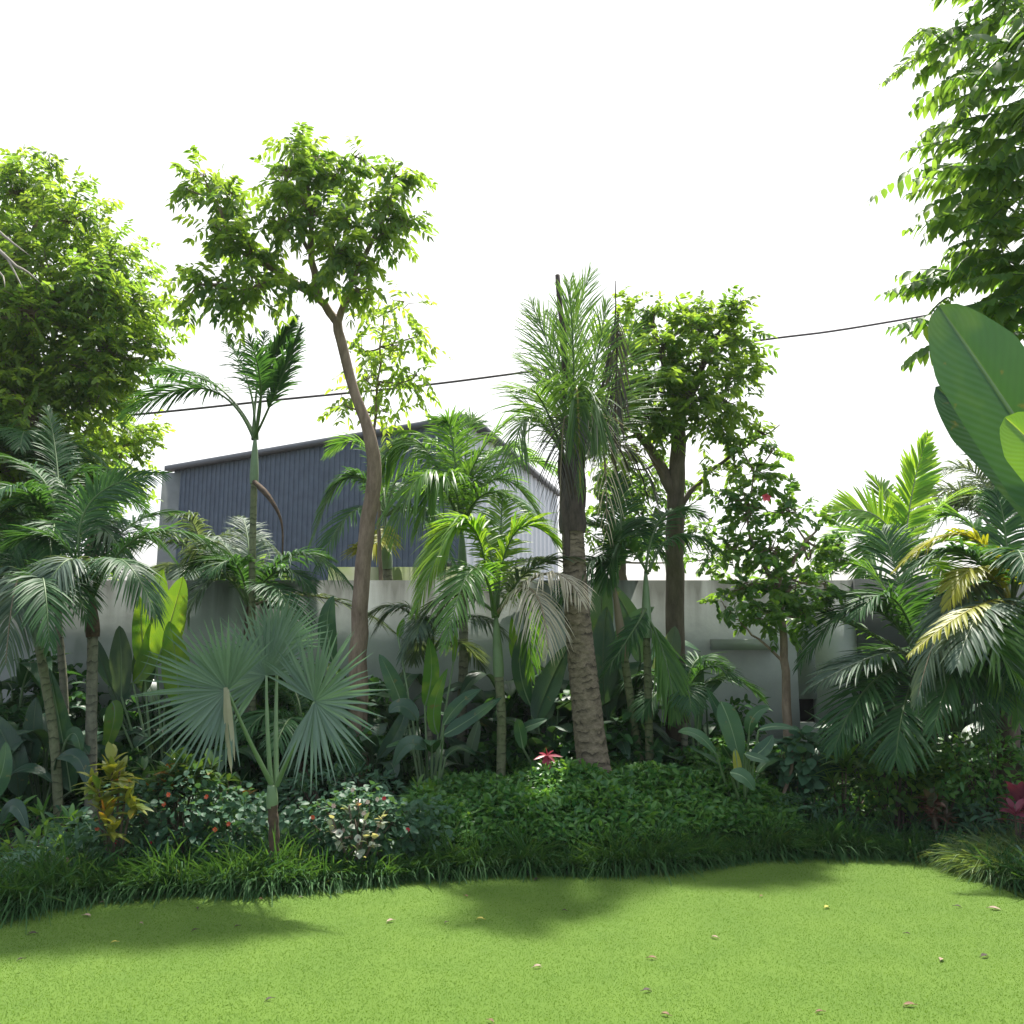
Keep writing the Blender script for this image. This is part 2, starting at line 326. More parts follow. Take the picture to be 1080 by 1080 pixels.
EDGE_PX = [(-260, 990), (-120, 978), (0, 966), (70, 953), (150, 944), (260, 940), (350, 936), (410, 930), (480, 923), (560, 920), (640, 921), (700, 917),
           (760, 911), (810, 905), (850, 903), (900, 903), (960, 906), (1005, 912), (1035, 926), (1085, 941), (1160, 960), (1300, 985)]
EDGE = np.array([ground(*p)[:2] for p in EDGE_PX])
EDGE = smooth_path(np.c_[EDGE, np.zeros(len(EDGE))], 160)[:, :2]
def edge_y(x): return np.interp(x, EDGE[:, 0], EDGE[:, 1])
M['turf'] = plain('lawn_green', (.07, .138, .009), .95, (.088, .16, .013), 3.0)
xs = EDGE[:, 0]; vv = []; 
for x, y in EDGE: vv += [(x, y, 0), (x, -6, 0)]
k = len(EDGE); ff = [(2*i, 2*i+1, 2*i+3, 2*i+2) for i in range(k-1)]
mb = MB(); mb.add(vv, ff); tag(mb.build('lawn', M['turf'], smooth=False), 'smooth bright green lawn in front of the planted bed', None, kind='structure')

# turf blades (nobody could count them)
rng = np.random.default_rng(3)
n = 520000
yy = 2.6+(7.0-2.6)*rng.random(n)**1.0; xx = (rng.random(n)*2-1)*(.62*yy+.3)
keep = yy < edge_y(xx)-.0; xx, yy = xx[keep], yy[keep]; n = len(xx)
P = np.c_[xx, yy, np.zeros(n)]; D = nz(np.c_[rng.normal(0, .5, (n, 2)), np.ones(n)]); N = rdir(rng, n)
mb = MB()
patch = .5+.25*np.sin(xx*1.3+1.1*yy)+.2*np.sin(2.3*xx-1.7*yy+1)
leaves(mb, P, D, N, rng.uniform(.003, .007, n), rng.uniform(.002, .0034, n), .1, tm='tuft', tint=np.clip(rng.random(n)*.75+.25*patch, 0, 1))
tag(mb.build('turf_grass', M['turf_blade'], smooth=False), 'short bright green turf blades of the lawn', 'grass', kind='stuff')

# garden wall
WY = 8.45; WT = float(at(540, 612, WY)[2])
hx = at(853, 750, WY); lg = at(786, 680, WY)
wall = thing('garden_wall', 'weathered grey plastered boundary wall behind the planting', 'wall', (0, WY, 0))
mb = MB(); h = .085
X0, X1 = -9., 9.5
box(mb, (X0, WY, 0), (hx[0]-h, WY+.16, WT)); XJ = at(905, 700, WY)[0]; box(mb, (hx[0]+h, WY, 0), (XJ, WY+.16, WT))
box(mb, (hx[0]-h, WY, 0), (hx[0]+h, WY+.16, hx[2]-h*1.3)); box(mb, (hx[0]-h, WY, hx[2]+h*1.3), (hx[0]+h, WY+.16, WT))
mb.build('wall_panel', M['wall'], wall, smooth=False)
mb = MB(); box(mb, (lg[0]-.33, WY-.12, lg[2]-.05), (lg[0]+.28, WY-.002, lg[2]+.05)); mb.build('ledge', M['wall'], wall, smooth=False)
mb = MB(); box(mb, (hx[0]-h+.004, WY+.10, hx[2]-h*1.3+.004), (hx[0]+h-.004, WY+.13, hx[2]+h*1.3-.004)); mb.build('vent_back', plain('dark_void', (.01, .01, .012), .9), wall, smooth=False)

mb = MB(); box(mb, (XJ+.003, WY-.03, 0), (X1, WY+.16, WT+.012)); o = mb.build('side_wall', plain('wall_painted_shade', (.07, .085, .085), .85, (.045, .055, .055), 3, .004), None, smooth=False)  # right stretch of the wall: dark colour stands in for deep corner shade
tag(o, 'right stretch of wall behind the sprawling palm, deep shade painted into its dark colour', 'wall')
# pale mossy parapet standing beyond the wall
SL = thing('concrete_parapet', 'pale mossy concrete parapet just above the garden wall, below the dark building', 'parapet', base(440, 9.6))
a, b = at(385, 611, 9.6), at(560, 598, 9.6)
mb = MB(); box(mb, (a[0]-.4, 9.6, 0), (b[0], 9.8, b[2])); mb.build('parapet_wall', M['concrete'], SL, smooth=False)
mb = MB(); box(mb, (at(463, 600, 9.6)[0], 9.5, b[2]+.002), (at(487, 600, 9.6)[0], 9.62, b[2]+.05)); mb.build('clip', M['roof_metal'], SL, smooth=False)

# building with vertical siding
def rib_face(mb, A, B, za0, za1, zb0, zb1, pitch=.13, depth=.02, rng=None):
    """vertical ribbed cladding from A to B (xy), with bottom za0..zb0 and top za1..zb1"""
    A = V(*A, 0)[:3]; B = V(*B, 0)[:3]; L = np.linalg.norm(B-A); T = (B-A)/L; N = V(T[1], -T[0], 0)
    k = int(L/pitch); s = []
    for i in range(k):
        u = i*pitch
        s += [(u, 0), (u+pitch*.45, 0), (u+pitch*.55, depth), (u+pitch*.9, depth), (u+pitch*.999, 0)]
    s.append((L, 0)); s = np.array(s)
    for i in range(len(s)-1):
        q = []
        for (u, o) in (s[i], s[i+1]):
            p = A+T*u+N*o; f = u/L
            q.append([(p[0], p[1], za0+(zb0-za0)*f), (p[0], p[1], za1+(zb1-za1)*f)])
        mb.add([q[0][0], q[1][0], q[1][1], q[0][1]], [(0, 1, 2, 3)])
bld = thing('metal_clad_building', 'dark blue-grey clad building with a sloping roof line beyond the wall', 'building', (-3, 18, 0))
cA = at(184, 497, 19.5); cB = at(488, 444, 16.0); cC = at(588, 524, 21.5)
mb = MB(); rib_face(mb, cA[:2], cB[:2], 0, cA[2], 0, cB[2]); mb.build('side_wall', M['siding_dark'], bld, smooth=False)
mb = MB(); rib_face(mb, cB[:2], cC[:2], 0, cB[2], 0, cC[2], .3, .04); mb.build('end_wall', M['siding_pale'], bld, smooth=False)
def beam(mb, A, B, w, h):
    A, B = np.asarray(A), np.asarray(B); T = nz(B-A); S = nz(np.cross(T, UP)); U = np.cross(S, T)
    o = [-S*w-U*h, S*w-U*h, S*w+U*h, -S*w+U*h]
    mb.add([A+q for q in o]+[B+q for q in o], [(0, 1, 2, 3), (7, 6, 5, 4), (0, 4, 5, 1), (1, 5, 6, 2), (2, 6, 7, 3), (3, 7, 4, 0)])
mb = MB(); beam(mb, cA+V(-.15, 0, .05), cB+V(.1, -.05, .05), .10, .055); beam(mb, cB+V(.1, -.05, .06), cC+V(0, 0, .06), .10, .05)
mb.build('roof_edge', M['roof_metal'], bld, smooth=False)
far = cA+(cC-cB)
mb = MB(); mb.add([cA+V(0, 0, .02), cB+V(0, 0, .02), cC+V(0, 0, .02), far+V(0, 0, .02)], [(0, 1, 2, 3)])
mb.add([V(cA[0], cA[1], 0), cA, far, V(far[0], far[1], 0)], [(0, 1, 2, 3)]); mb.build('roof', M['roof_metal'], bld, smooth=False)
mb = MB(); box(mb, (cA[0]-.22, cA[1]-.12, 0), (cA[0]+.5, cA[1]-.06, cA[2]-.06)); mb.build('corner_trim', M['corner_trim'], bld, smooth=False)

# overhead cable
mb = MB(); ca = [at(-250, 468, 13.5), at(100, 441, 12.5), at(300, 421, 12), at(440, 407, 12), at(550, 393, 12), at(800, 359, 12.5), at(935, 340, 13), at(1300, 275, 14)]
tube(mb, smooth_path(ca, 60), .017, 6)
tag(mb.build('overhead_cable', M['cable']), 'thin dark overhead cable crossing behind the trees', 'cable')

# ------------------------------------------------------------------ broadleaf trees
def tree(name, label, cat, trunk, limbs, blobs, mat, bark='bark', leafL=.075, seed=1, per=1.0, hang=.35, sprayL=.26, group=None, wid=.42, tm='leaf3', twigs=True):
    """trunk/limbs: lists of (px, py, D, r in m). blobs: (px, py, D, r_px, density)"""
    rng = np.random.default_rng(seed)
    tp = [np.r_[base(trunk[0][0], trunk[0][2]), trunk[0][3]*1.15]]+[np.r_[at(*p[:3]), p[3]] for p in trunk]
    tp = np.array(tp); root = thing(name, label, cat, tp[0, :3], group)
    mb = MB(); sp = smooth_path(tp[:, :3], 26); rr = np.interp(np.linspace(0, 1, 26), np.linspace(0, 1, len(tp)), tp[:, 3])
    tube(mb, sp+rng.normal(0, .006, sp.shape), rr, 10)
    ends = [sp[-1]]; allp = [sp[8:]]
    for lm in limbs:
        q = np.array([np.r_[at(*p[:3]), p[3]] for p in lm]); s = smooth_path(q[:, :3], 12)
        tube(mb, s+rng.normal(0, .008, s.shape), np.interp(np.linspace(0, 1, 12), np.linspace(0, 1, len(q)), q[:, 3]), 7)
        allp.append(s)
    allp = np.concatenate(allp)
    lb = MB()
    for (px, py, D, r, dens) in blobs:
        c = at(px, py, D); R = r*D/F_PX
        d = np.linalg.norm(allp-c, axis=1)+.6*np.maximum(0, allp[:, 2]-c[2]); s0 = allp[np.argmin(d)]
        if np.linalg.norm(s0-c) > R*.25:
            br = bez(s0, (s0+c)/2+V(0, 0, -.04)+rng.normal(0, .03, 3), c, 7); tube(mb, br, np.linspace(max(.012, R*.035), .006, 7), 5)
        n = max(6, int(dens*per*100*(R/.4)**2))
        dd = rdir(rng, n); rad = R*rng.uniform(.2, 1.5, n)**.7
        tips = c+dd*rad[:, None]*V(1, 1, .85)
        st = c+dd*rad[:, None]*.25
        dirs = nz(tips-c+rng.normal(0, .35*R, (n, 3))+V(0, 0, -.12*R))
        # each spray is a compound leaf
        for i in range(n):
            SL_ = sprayL*rng.uniform(.6, 1.15); T = dirs[i]; A = tips[i]-T*SL_*.6
            if twigs and rng.random() < .5: tube(mb, np.array([c+rng.normal(0, .1*R, 3), (c+A)/2+rng.normal(0, .05*R, 3), A]), [.006, .004, .003], 4, cap=False)
            kk = int(rng.integers(5, 8)); ts = np.linspace(.15, 1, kk)
            cen = A+T*SL_*ts[:, None]-UP*(hang*.5*SL_*ts**2)[:, None]
            Nn = nz(UP+rng.normal(0, .3, 3)); S = nz(np.cross(T, Nn))
            Pp = np.concatenate([cen, cen, cen[-1:]]); sg = np.r_[np.ones(kk), -np.ones(kk), 0]
            Dd = nz(T*.55+S*sg[:, None]*.8-UP*hang*rng.uniform(.3, .9)+rng.normal(0, .15, (2*kk+1, 3)))
            base_t = rng.random()
            leaves(lb, Pp, Dd, Nn+rng.normal(0, .5, (2*kk+1, 3)), leafL*rng.uniform(.7, 1.2, 2*kk+1), leafL*wid*rng.uniform(.8, 1.2, 2*kk+1), hang*.5, .25, tm,
                   tint=np.clip(base_t*.7+rng.random(2*kk+1)*.3, 0, 1))
    mb.build('trunk', M[bark], root); lb.build('crown', M[mat], root)
    return root

# left big tree behind the wall
B = [(20, 205, 9.8, 42, 1), (75, 230, 9.6, 42, 1), (20, 270, 9.6, 50, 1), (110, 275, 9.7, 45, 1), (60, 310, 9.5, 60, 1), (140, 320, 9.8, 42, 1), (0, 340, 9.5, 60, 1), (-50, 240, 9.8, 60, .6), (-60, 330, 9.6, 70, .5),
     (110, 365, 9.5, 50, 1), (155, 365, 9.6, 26, .8), (40, 395, 9.5, 50, 1), (95, 420, 9.6, 40, .9), (15, 460, 9.5, 50, .9), (70, 480, 9.5, 42, .9), (55, 175, 9.8, 18, .7), (15, 180, 9.8, 22, .8), (100, 300, 9.2, 40, .8), (30, 330, 9.0, 50, .8), (-30, 420, 9.3, 60, .8), (0, 400, 9.2, 50, 1), (30, 440, 9.1, 45, 1), (20, 500, 9.2, 45, 1), (-20, 480, 9.2, 55, 1), (60, 530, 9.4, 36, .8), (100, 390, 9.3, 40, .9)]
tree('broadleaf_tree', 'largest tree, dense yellow-green crown filling the left edge above the palms', 'tree', [(10, 560, 9.7, .14), (15, 460, 9.7, .12), (30, 380, 9.7, .09)],
     [[(15, 460, 9.7, .09), (60, 380, 9.7, .05), (100, 320, 9.7, .03)], [(30, 380, 9.7, .08), (20, 300, 9.7, .05), (40, 230, 9.7, .02)], [(15, 460, 9.7, .06), (-30, 380, 9.6, .04), (-40, 300, 9.6, .02)]],
     B, 'tree_bright', seed=11, leafL=.085, per=.95, hang=.4, sprayL=.32)
# pale tree far behind it
tree('broadleaf_tree', 'pale lime tree glimpsed low behind the largest left tree, beside the dark building', 'tree', [(95, 600, 12.5, .1), (110, 540, 12.5, .07)], [],
     [(130, 470, 12.5, 28, .8), (105, 500, 12.5, 32, .8), (150, 455, 12.6, 20, .6), (80, 520, 12.5, 36, .8), (100, 455, 12.6, 25, .7), (150, 515, 12.5, 12, .5)], 'tree_pale', seed=12, leafL=.10, per=1.0)

# main tall tree
B = [(215, 185, 7.35, 22, 1), (240, 205, 7.25, 27, 1), (200, 200, 7.25, 17, .8), (235, 245, 7.15, 30, 1.1), (265, 265, 7.15, 28, 1.1), (205, 290, 7.15, 17, .9), (230, 300, 7.15, 28, 1), (255, 320, 7.25, 22, .9), (275, 300, 7.05, 26, 1),
     (310, 155, 7.45, 22, 1), (330, 175, 7.35, 34, 1), (300, 195, 7.25, 30, 1), (355, 185, 7.35, 30, 1), (330, 225, 7.15, 34, 1), (375, 165, 7.35, 17, .8), (300, 235, 7.05, 26, 1), (365, 235, 7.05, 28, 1.1), (390, 215, 7.35, 18, .8),
     (415, 185, 7.35, 24, 1), (435, 190, 7.35, 14, .7), (410, 215, 7.25, 22, 1), (425, 235, 7.25, 22, 1), (405, 245, 7.15, 18, .9), (355, 265, 7.05, 30, 1.1), (380, 280, 7.05, 22, 1), (340, 290, 7.15, 14, .8), (375, 305, 7.05, 20, .9), (310, 300, 7.05, 16, .9), (195, 320, 7.15, 14, .6)]
tree('broadleaf_tree', 'tall slender tree with a leaning grey-brown trunk and wide airy crown, left of centre', 'tree',
     [(378, 720, 7.45, .078), (380, 640, 7.45, .068), (386, 560, 7.45, .066), (395, 500, 7.40, .064), (390, 460, 7.35, .054), (376, 420, 7.35, .044), (360, 360, 7.30, .044), (354, 335, 7.30, .04)],
     [[(354, 338, 7.30, .04), (335, 315, 7.25, .034), (300, 290, 7.25, .03), (250, 260, 7.20, .02), (225, 205, 7.25, .012)], [(335, 315, 7.25, .04), (330, 270, 7.25, .03), (325, 190, 7.30, .012)],
      [(356, 340, 7.30, .035), (370, 300, 7.30, .028), (395, 250, 7.30, .02), (415, 200, 7.35, .01)], [(300, 290, 7.25, .02), (260, 305, 7.20, .014), (210, 300, 7.15, .008)], [(330, 270, 7.25, .02), (305, 220, 7.25, .014), (300, 180, 7.25, .008)]],
     B, 'tree', seed=21, leafL=.08, per=.98, hang=.55, sprayL=.24)
# slim pale tree right beside it
tree('young_tree', 'slim young tree with sparse pale leaflets beside the tall leaning tree', 'tree', [(402, 620, 8.6, .02), (398, 520, 8.6, .018), (396, 440, 8.6, .014), (405, 330, 8.6, .007)], [],
     [(425, 320, 8.6, 22, .45), (395, 335, 8.6, 22, .4), (380, 370, 8.6, 24, .4), (415, 365, 8.6, 30, .5), (440, 355, 8.6, 16, .35), (385, 400, 8.6, 24, .4), (420, 405, 8.6, 26, .45), (440, 395, 8.6, 16, .3), (410, 435, 8.6, 22, .35), (365, 425, 8.6, 14, .35)],
     'tree_pale', 'bark', leafL=.088, seed=23, per=.85, hang=.5, sprayL=.34, wid=.4)

# tree behind the coconut palm
B = [(755, 335, 8.0, 28, 1), (735, 350, 7.9, 26, 1), (775, 360, 8.0, 26, 1), (795, 385, 8.1, 14, .8), (690, 330, 8.1, 22, .8), (665, 325, 8.2, 18, .6), (700, 365, 7.9, 28, 1), (740, 385, 7.8, 32, 1), (780, 400, 8.0, 22, .9), (665, 370, 8.1, 30, .9), (690, 405, 7.8, 32, 1.1),
     (730, 420, 7.7, 28, 1.2), (765, 425, 7.8, 24, 1), (660, 415, 8.1, 26, .9), (680, 440, 7.7, 24, 1.1), (785, 440, 8.0, 14, .6), (650, 460, 8.2, 24, .8), (700, 450, 7.8, 22, 1), (745, 440, 7.8, 18, .9), (640, 350, 8.2, 18, .6), (765, 465, 7.9, 20, .6), (800, 455, 8.0, 16, .5), (745, 495, 7.9, 18, .5), (780, 490, 8.0, 18, .5), (725, 330, 8.0, 20, .8), (775, 325, 8.0, 18, .8), (660, 490, 8.0, 22, .6), (640, 440, 8.2, 22, .7)]
tree('broadleaf_tree', 'forked straight trunk tree with a rounded crown, right behind the coconut palm', 'tree',
     [(713, 740, 8.05, .085), (712, 640, 8.05, .085), (712, 560, 8.05, .085), (714, 500, 8.0, .075), (716, 440, 7.95, .065)],
     [[(711, 520, 8.02, .07), (690, 480, 8.0, .05), (672, 455, 8.0, .035), (655, 425, 8.0, .02)], [(716, 440, 7.95, .05), (740, 390, 7.9, .03), (760, 345, 7.95, .012)], [(716, 440, 7.95, .04), (700, 390, 7.95, .025), (690, 345, 8, .01)],
      [(712, 545, 8.03, .03), (745, 500, 8, .02), (790, 470, 8, .012), (822, 448, 8, .005)]],
     B, 'tree', 'bark_dark', seed=31, leafL=.075, per=1.25, hang=.35, sprayL=.22)
tree('broadleaf_tree', 'shaggy green tree beyond the wall, between the coconut palm and the forked trunk', 'tree', [(655, 620, 9.8, .07), (650, 560, 9.8, .06)], [[(650, 560, 9.8, .05), (630, 520, 9.8, .03)]],
     [(650, 530, 9.7, 30, .75), (680, 520, 9.7, 26, .75), (640, 490, 9.7, 24, .65), (665, 560, 9.6, 28, .8), (690, 570, 9.6, 24, .7), (695, 495, 9.8, 20, .5), (735, 560, 9.8, 20, .6), (620, 560, 9.8, 22, .5), (750, 590, 9.8, 20, .55), (745, 520, 9.8, 18, .4)], 'tree_deep', 'bark_dark', seed=32, leafL=.085, per=.85)
# hibiscus-like shrub tree
B = [(800, 500, 7.7, 26, .8), (790, 540, 7.6, 30, .9), (830, 540, 7.7, 28, .85), (770, 580, 7.6, 26, .8), (815, 580, 7.5, 32, 1), (855, 580, 7.7, 26, .8), (790, 620, 7.5, 32, 1), (835, 620, 7.5, 32, 1), (870, 615, 7.7, 24, .8), (885, 575, 7.8, 16, .6), (815, 650, 7.4, 26, .9), (780, 470, 7.8, 18, .45), (815, 475, 7.8, 12, .4), (850, 650, 7.6, 20, .7), (765, 640, 7.5, 18, .5), (870, 545, 7.8, 14, .5), (765, 520, 7.7, 16, .4)]
ht = tree('flowering_shrub', 'loose bright green shrub with a red flower on a thin stem, beside the forked tree', 'shrub',
     [(827, 860, 7.4, .045), (832, 790, 7.45, .04), (829, 720, 7.5, .035), (825, 660, 7.5, .03), (818, 600, 7.5, .02)], [[(818, 620, 7.5, .02), (790, 560, 7.6, .012), (795, 500, 7.7, .006)], [(818, 620, 7.5, .02), (850, 570, 7.6, .01)],
      [(829, 700, 7.5, .014), (790, 665, 7.45, .008), (770, 645, 7.4, .004)]], B, 'shrub', 'bark', seed=41, leafL=.07, per=.9, hang=.25, sprayL=.16, wid=.55)
def petals(mb, c, n, L, W, rng, facing=V(0, -1, .3), m=0, open_=.9):
    Nf = nz(facing); A = nz(np.cross(Nf, UP+V(.01, 0, 0))); Bv = np.cross(Nf, A); an = np.linspace(0, 2*np.pi, n, endpoint=False)+rng.random()
    D = A*np.cos(an)[:, None]*open_+Bv*np.sin(an)[:, None]*open_+Nf*.4
    leaves(mb, np.tile(c, (n, 1)), D, Nf, L*rng.uniform(.8, 1.1, n), W, .1, .2, 'ovate', m)
mb = MB(); rng = np.random.default_rng(5)
petals(mb, at(808, 525, 7.35), 5, .05, .04, rng); mb.build('flower', M['flower_red'], ht)

# pinnate-leaved tree whose branches hang in from the right edge
def pinnate(mb, P0, Pm, P2, n, L, W, rng, hang=.7, tm='ovate', m=0, mr=1, r=.006, spread=.75, tint0=None):
    c = bez(P0, Pm, P2, n); T = nz(np.gradient(c, axis=0)); S = nz(np.cross(T, UP))
    Pp = np.concatenate([c, c]); sg = np.r_[np.ones(n), -np.ones(n)]; TT = np.tile(T, (2, 1)); SS = np.tile(S, (2, 1))
    D = nz(TT*.4+SS*sg[:, None]*spread-UP*hang+rng.normal(0, .14, (2*n, 3)))
    pr = np.clip(np.sin(np.pi*(np.linspace(.15, .98, n)))**.4, .45, 1); pr = np.tile(pr, 2)
    N = nz(SS*sg[:, None]*.6*hang+UP*.8+V(0, -.4, 0)+rng.normal(0, .25, (2*n, 3)))
    t = rng.random() if tint0 is None else tint0
    leaves(mb, Pp, D, N, L*pr*rng.uniform(.65, 1.15, 2*n), W*pr*rng.uniform(.75, 1.1, 2*n), .25, .25, tm, m, np.clip(t*.6+.4*rng.random(2*n), 0, 1))
    tube(mb, c, np.linspace(r, r*.4, n), 4, mr, cap=False)
rng = np.random.default_rng(51)
root = thing('broadleaf_tree', 'leafy branches reaching in from the top right corner, above the big banana leaf', 'tree', (4.7, 5.2, 0))
tk = MB(); tp = smooth_path([V(4.7, 5.2, 0), V(4.6, 5.2, 1.8), V(4.4, 5.1, 3.4), V(4.1, 5.0, 5.0), V(4.0, 5.0, 6.2)], 24)
tube(tk, tp, np.linspace(.15, .05, 24), 10)
lb = MB()
br = [((930, 88), (985, 50)), ((940, 345), (1010, 325)), ((930, 310), (1000, 290)), ((957, 205), (1010, 190)), ((955, 242), (1015, 222)), ((955, 160), (1005, 148)), ((990, 112), (1035, 98)), ((1040, 20), (1070, 10)), ((975, 60), (1020, 30)), ((1000, 262), (1040, 250)), ((1030, 55), (1060, 45)), ((1020, 330), (1050, 310)), ((1030, 175), (1060, 165)), ((1000, 85), (1040, 75)), ((1055, 350), (1075, 330)), ((1005, 130), (1050, 120)), ((1010, 225), (1050, 200)), ((1025, 285), (1060, 270)), ((1010, 300), (1050, 290)), ((1050, 130), (1075, 110)), ((985, 180), (1030, 175))]
for i, ((tx, ty), (mx, my)) in enumerate(br):
    D = 5.0+rng.uniform(-.5, .5); P2 = at(tx, ty, D); Pm = at(mx, my, D+.05); P0 = Pm+(Pm-P2)*1.0+V(.12, .05, rng.uniform(-.1, .05))
    j = np.argmin(np.abs(tp[:, 2]-(P0[2]-.5))); tube(tk, bez(tp[j], (tp[j]+P0)/2+V(0, 0, .08), P0, 7), np.linspace(.025, .008, 7), 5)
    nn = int(np.clip(np.linalg.norm(P2-P0)/.034, 8, 30))
    pinnate(lb, P0, Pm, P2, nn, .125, .062, rng, hang=.28)
    for s in range(5):
        u = rng.uniform(.0, .7); q = P0+(P2-P0)*u; q = q+rng.normal(0, .06, 3)*V(1, 3, 1.2)
        e = q+V(-.28, rng.normal(0, .25), rng.uniform(-.35, .12))*rng.uniform(.5, 1.1)
        pinnate(lb, q, (q+e)/2+V(0, 0, .03), e, 9, .115, .058, rng, hang=.6)
for s in range(90):
    q = at(rng.uniform(1030, 1240), rng.uniform(-80, 360), rng.uniform(4.6, 5.8)); e = q+V(-.36, rng.normal(0, .2), rng.uniform(-.15, .08))
    pinnate(lb, q, (q+e)/2+V(0, 0, .03), e, 10, .12, .06, rng, hang=.28)
tk.build('trunk', M['bark'], root); lb.build('crown', [M['tree_deep'], M['rachis']], root)

# dry twigs of a branch poking in at the left edge
root = thing('dry_branch_tree', 'bare pale dry twigs poking in at the left edge before the largest tree', 'tree', (-4.4, 6.6, 0))
mb = MB(); tube(mb, smooth_path([V(-4.4, 6.6, 0), V(-4.4, 6.6, 2.5), at(-60, 190, 6.6)], 16), np.linspace(.05, .025, 16), 7)
tube(mb, smooth_path([at(-60, 190, 6.6), at(0, 245, 6.5), at(32, 270, 6.4)], 8), np.linspace(.02, .003, 8), 5)
tube(mb, smooth_path([at(-60, 200, 6.6), at(8, 273, 6.5), at(28, 286, 6.5), at(42, 298, 6.5)], 8), np.linspace(.02, .003, 8), 5)
tube(mb, smooth_path([at(8, 273, 6.5), at(17, 290, 6.45), at(25, 306, 6.4)], 6), np.linspace(.01, .003, 6), 5)
tube(mb, smooth_path([at(-40, 250, 6.6), at(0, 287, 6.5), at(5, 303, 6.4)], 6), np.linspace(.012, .003, 6), 5)
mb.build('trunk', M['twig'], root)

# ------------------------------------------------------------------ palms
def frond(parent, P0, Pm, P2, leaf='palm', stalk='rachis', n=46, ll=.34, lw=.021, droop=.35, vee=.25, plum=.12, pet=.14, seed=0, r=.014, ang=(1.15, .45), ref=None, name='frond', tm='strap'):
    rng = np.random.default_rng(seed+int(abs(P2[0])*1000)+int(abs(P2[2])*777)); n = int(n*1.25)
    mb = MB(); c = bez(P0, Pm, P2, 26)
    t = np.linspace(pet, 1, n); s = np.linspace(0, 1, 26)
    cc = np.stack([np.interp(t, s, c[:, i]) for i in range(3)], 1); T = nz(np.gradient(cc, axis=0))
    rf = UP if ref is None else nz(ref)
    chord = nz(P2-P0)
    if abs(chord[2]) > .9 and ref is None: rf = V(0, -1, .2)
    S = nz(np.cross(T, rf)); U = np.cross(S, T)
    u = (t-pet)/(1-pet); prof = np.clip(np.minimum(1, .35+u*3.2)*np.minimum(1, .25+(1-u)*1.9), 0, 1)
    for sg in (1, -1):
        a = ang[0]+(ang[1]-ang[0])*u+rng.normal(0, .07, n); v = vee+rng.normal(0, plum, n)
        D = T*np.cos(a)[:, None]+(S*sg*np.cos(v)[:, None]+U*np.sin(v)[:, None])*np.sin(a)[:, None]
        N = U*np.cos(v)[:, None]-S*sg*np.sin(v)[:, None]+rng.normal(0, .15, (n, 3))
        keep = rng.random(n) > .07
        leaves(mb, cc[keep], D[keep], N[keep], (ll*prof*rng.uniform(.88, 1.08, n))[keep], lw*(.5+.5*prof[keep]), droop*rng.uniform(.7, 1.3, n)[keep], .3, tm, 0, np.clip(.5+rng.normal(0, .25, n), 0, 1)[keep])
    tube(mb, c, np.linspace(r, r*.22, 26), 6, 1)
    return mb.build(name, [M[leaf], M[stalk]], parent)
def palm(label, trunk, crown, fronds, leaf='palm', stalk='rachis', tmat='palm_trunk', rnd=0, rlen=1.0, elev=(-.1, 1.1), seed=1, shaft=None, name='palm_tree', group=None, fk={}, trings=0, spear=True):
    """trunk: (px, py, D, r); crown (px, py, D); fronds: (mx,my,dm, tx,ty,dt, opts)"""
    rng = np.random.default_rng(seed)
    tp = np.array([np.r_[base(trunk[0][0], trunk[0][2]), trunk[0][3]*1.1]]+[np.r_[at(*p[:3]), p[3]] for p in trunk])
    root = thing(name, label, 'palm', tp[0, :3], group); c0 = at(*crown)
    kk = max(24, int(np.linalg.norm(tp[-1, :3]-tp[0, :3])/.06))
    s = smooth_path(tp[:, :3], kk); rr = np.interp(np.linspace(0, 1, kk), np.linspace(0, 1, len(tp)), tp[:, 3])
    rr = rr*(1+.05*np.sin(np.arange(kk)*2.4))
    mb = MB(); tube(mb, s, rr, 12); mb.build('trunk', M[tmat], root)
    r_end = rr[-1]
    mb = MB(); tube(mb, smooth_path([s[-1]-(s[-1]-s[-2])*.3, (s[-1]+c0)/2, c0], 8), np.array([1.25, 1.35, 1.3, 1.2, 1.05, .9, .7, .45])*r_end, 10)
    mb.build('crown_shaft', M[shaft or 'shaft'], root)
    for i, f in enumerate(fronds):
        mx, my, dm, tx, ty, dt = f[:6]; o = dict(fk); o.update(f[6] if len(f) > 6 else {})
        lf = o.pop('leaf', leaf); st = o.pop('stalk', stalk); st_p = o.pop('start', None)
        frond(root, c0+rng.normal(0, .012, 3) if st_p is None else at(*st_p), at(mx, my, crown[2]+dm), at(tx, ty, crown[2]+dt), lf, st, seed=seed*50+i, **o)
    for i in range(rnd):
        az = 2*np.pi*(i+rng.uniform(-.2, .2))/rnd+seed; el = rng.uniform(*elev); L = rlen*rng.uniform(.8, 1.1)
        hd = V(math.cos(az), math.sin(az), 0)
        Pm = c0+(hd*math.cos(el)+UP*math.sin(el))*L*.5+UP*.06*L; P2 = c0+hd*L*(.35+.6*math.cos(el))+UP*(math.sin(el)*L*.75-.28*L)
        o = dict(fk); frond(root, c0, Pm, P2, o.pop('leaf', leaf), o.pop('stalk', stalk), seed=seed*77+i, **o)
    return root

small = dict(n=60, ll=.32, lw=.017)
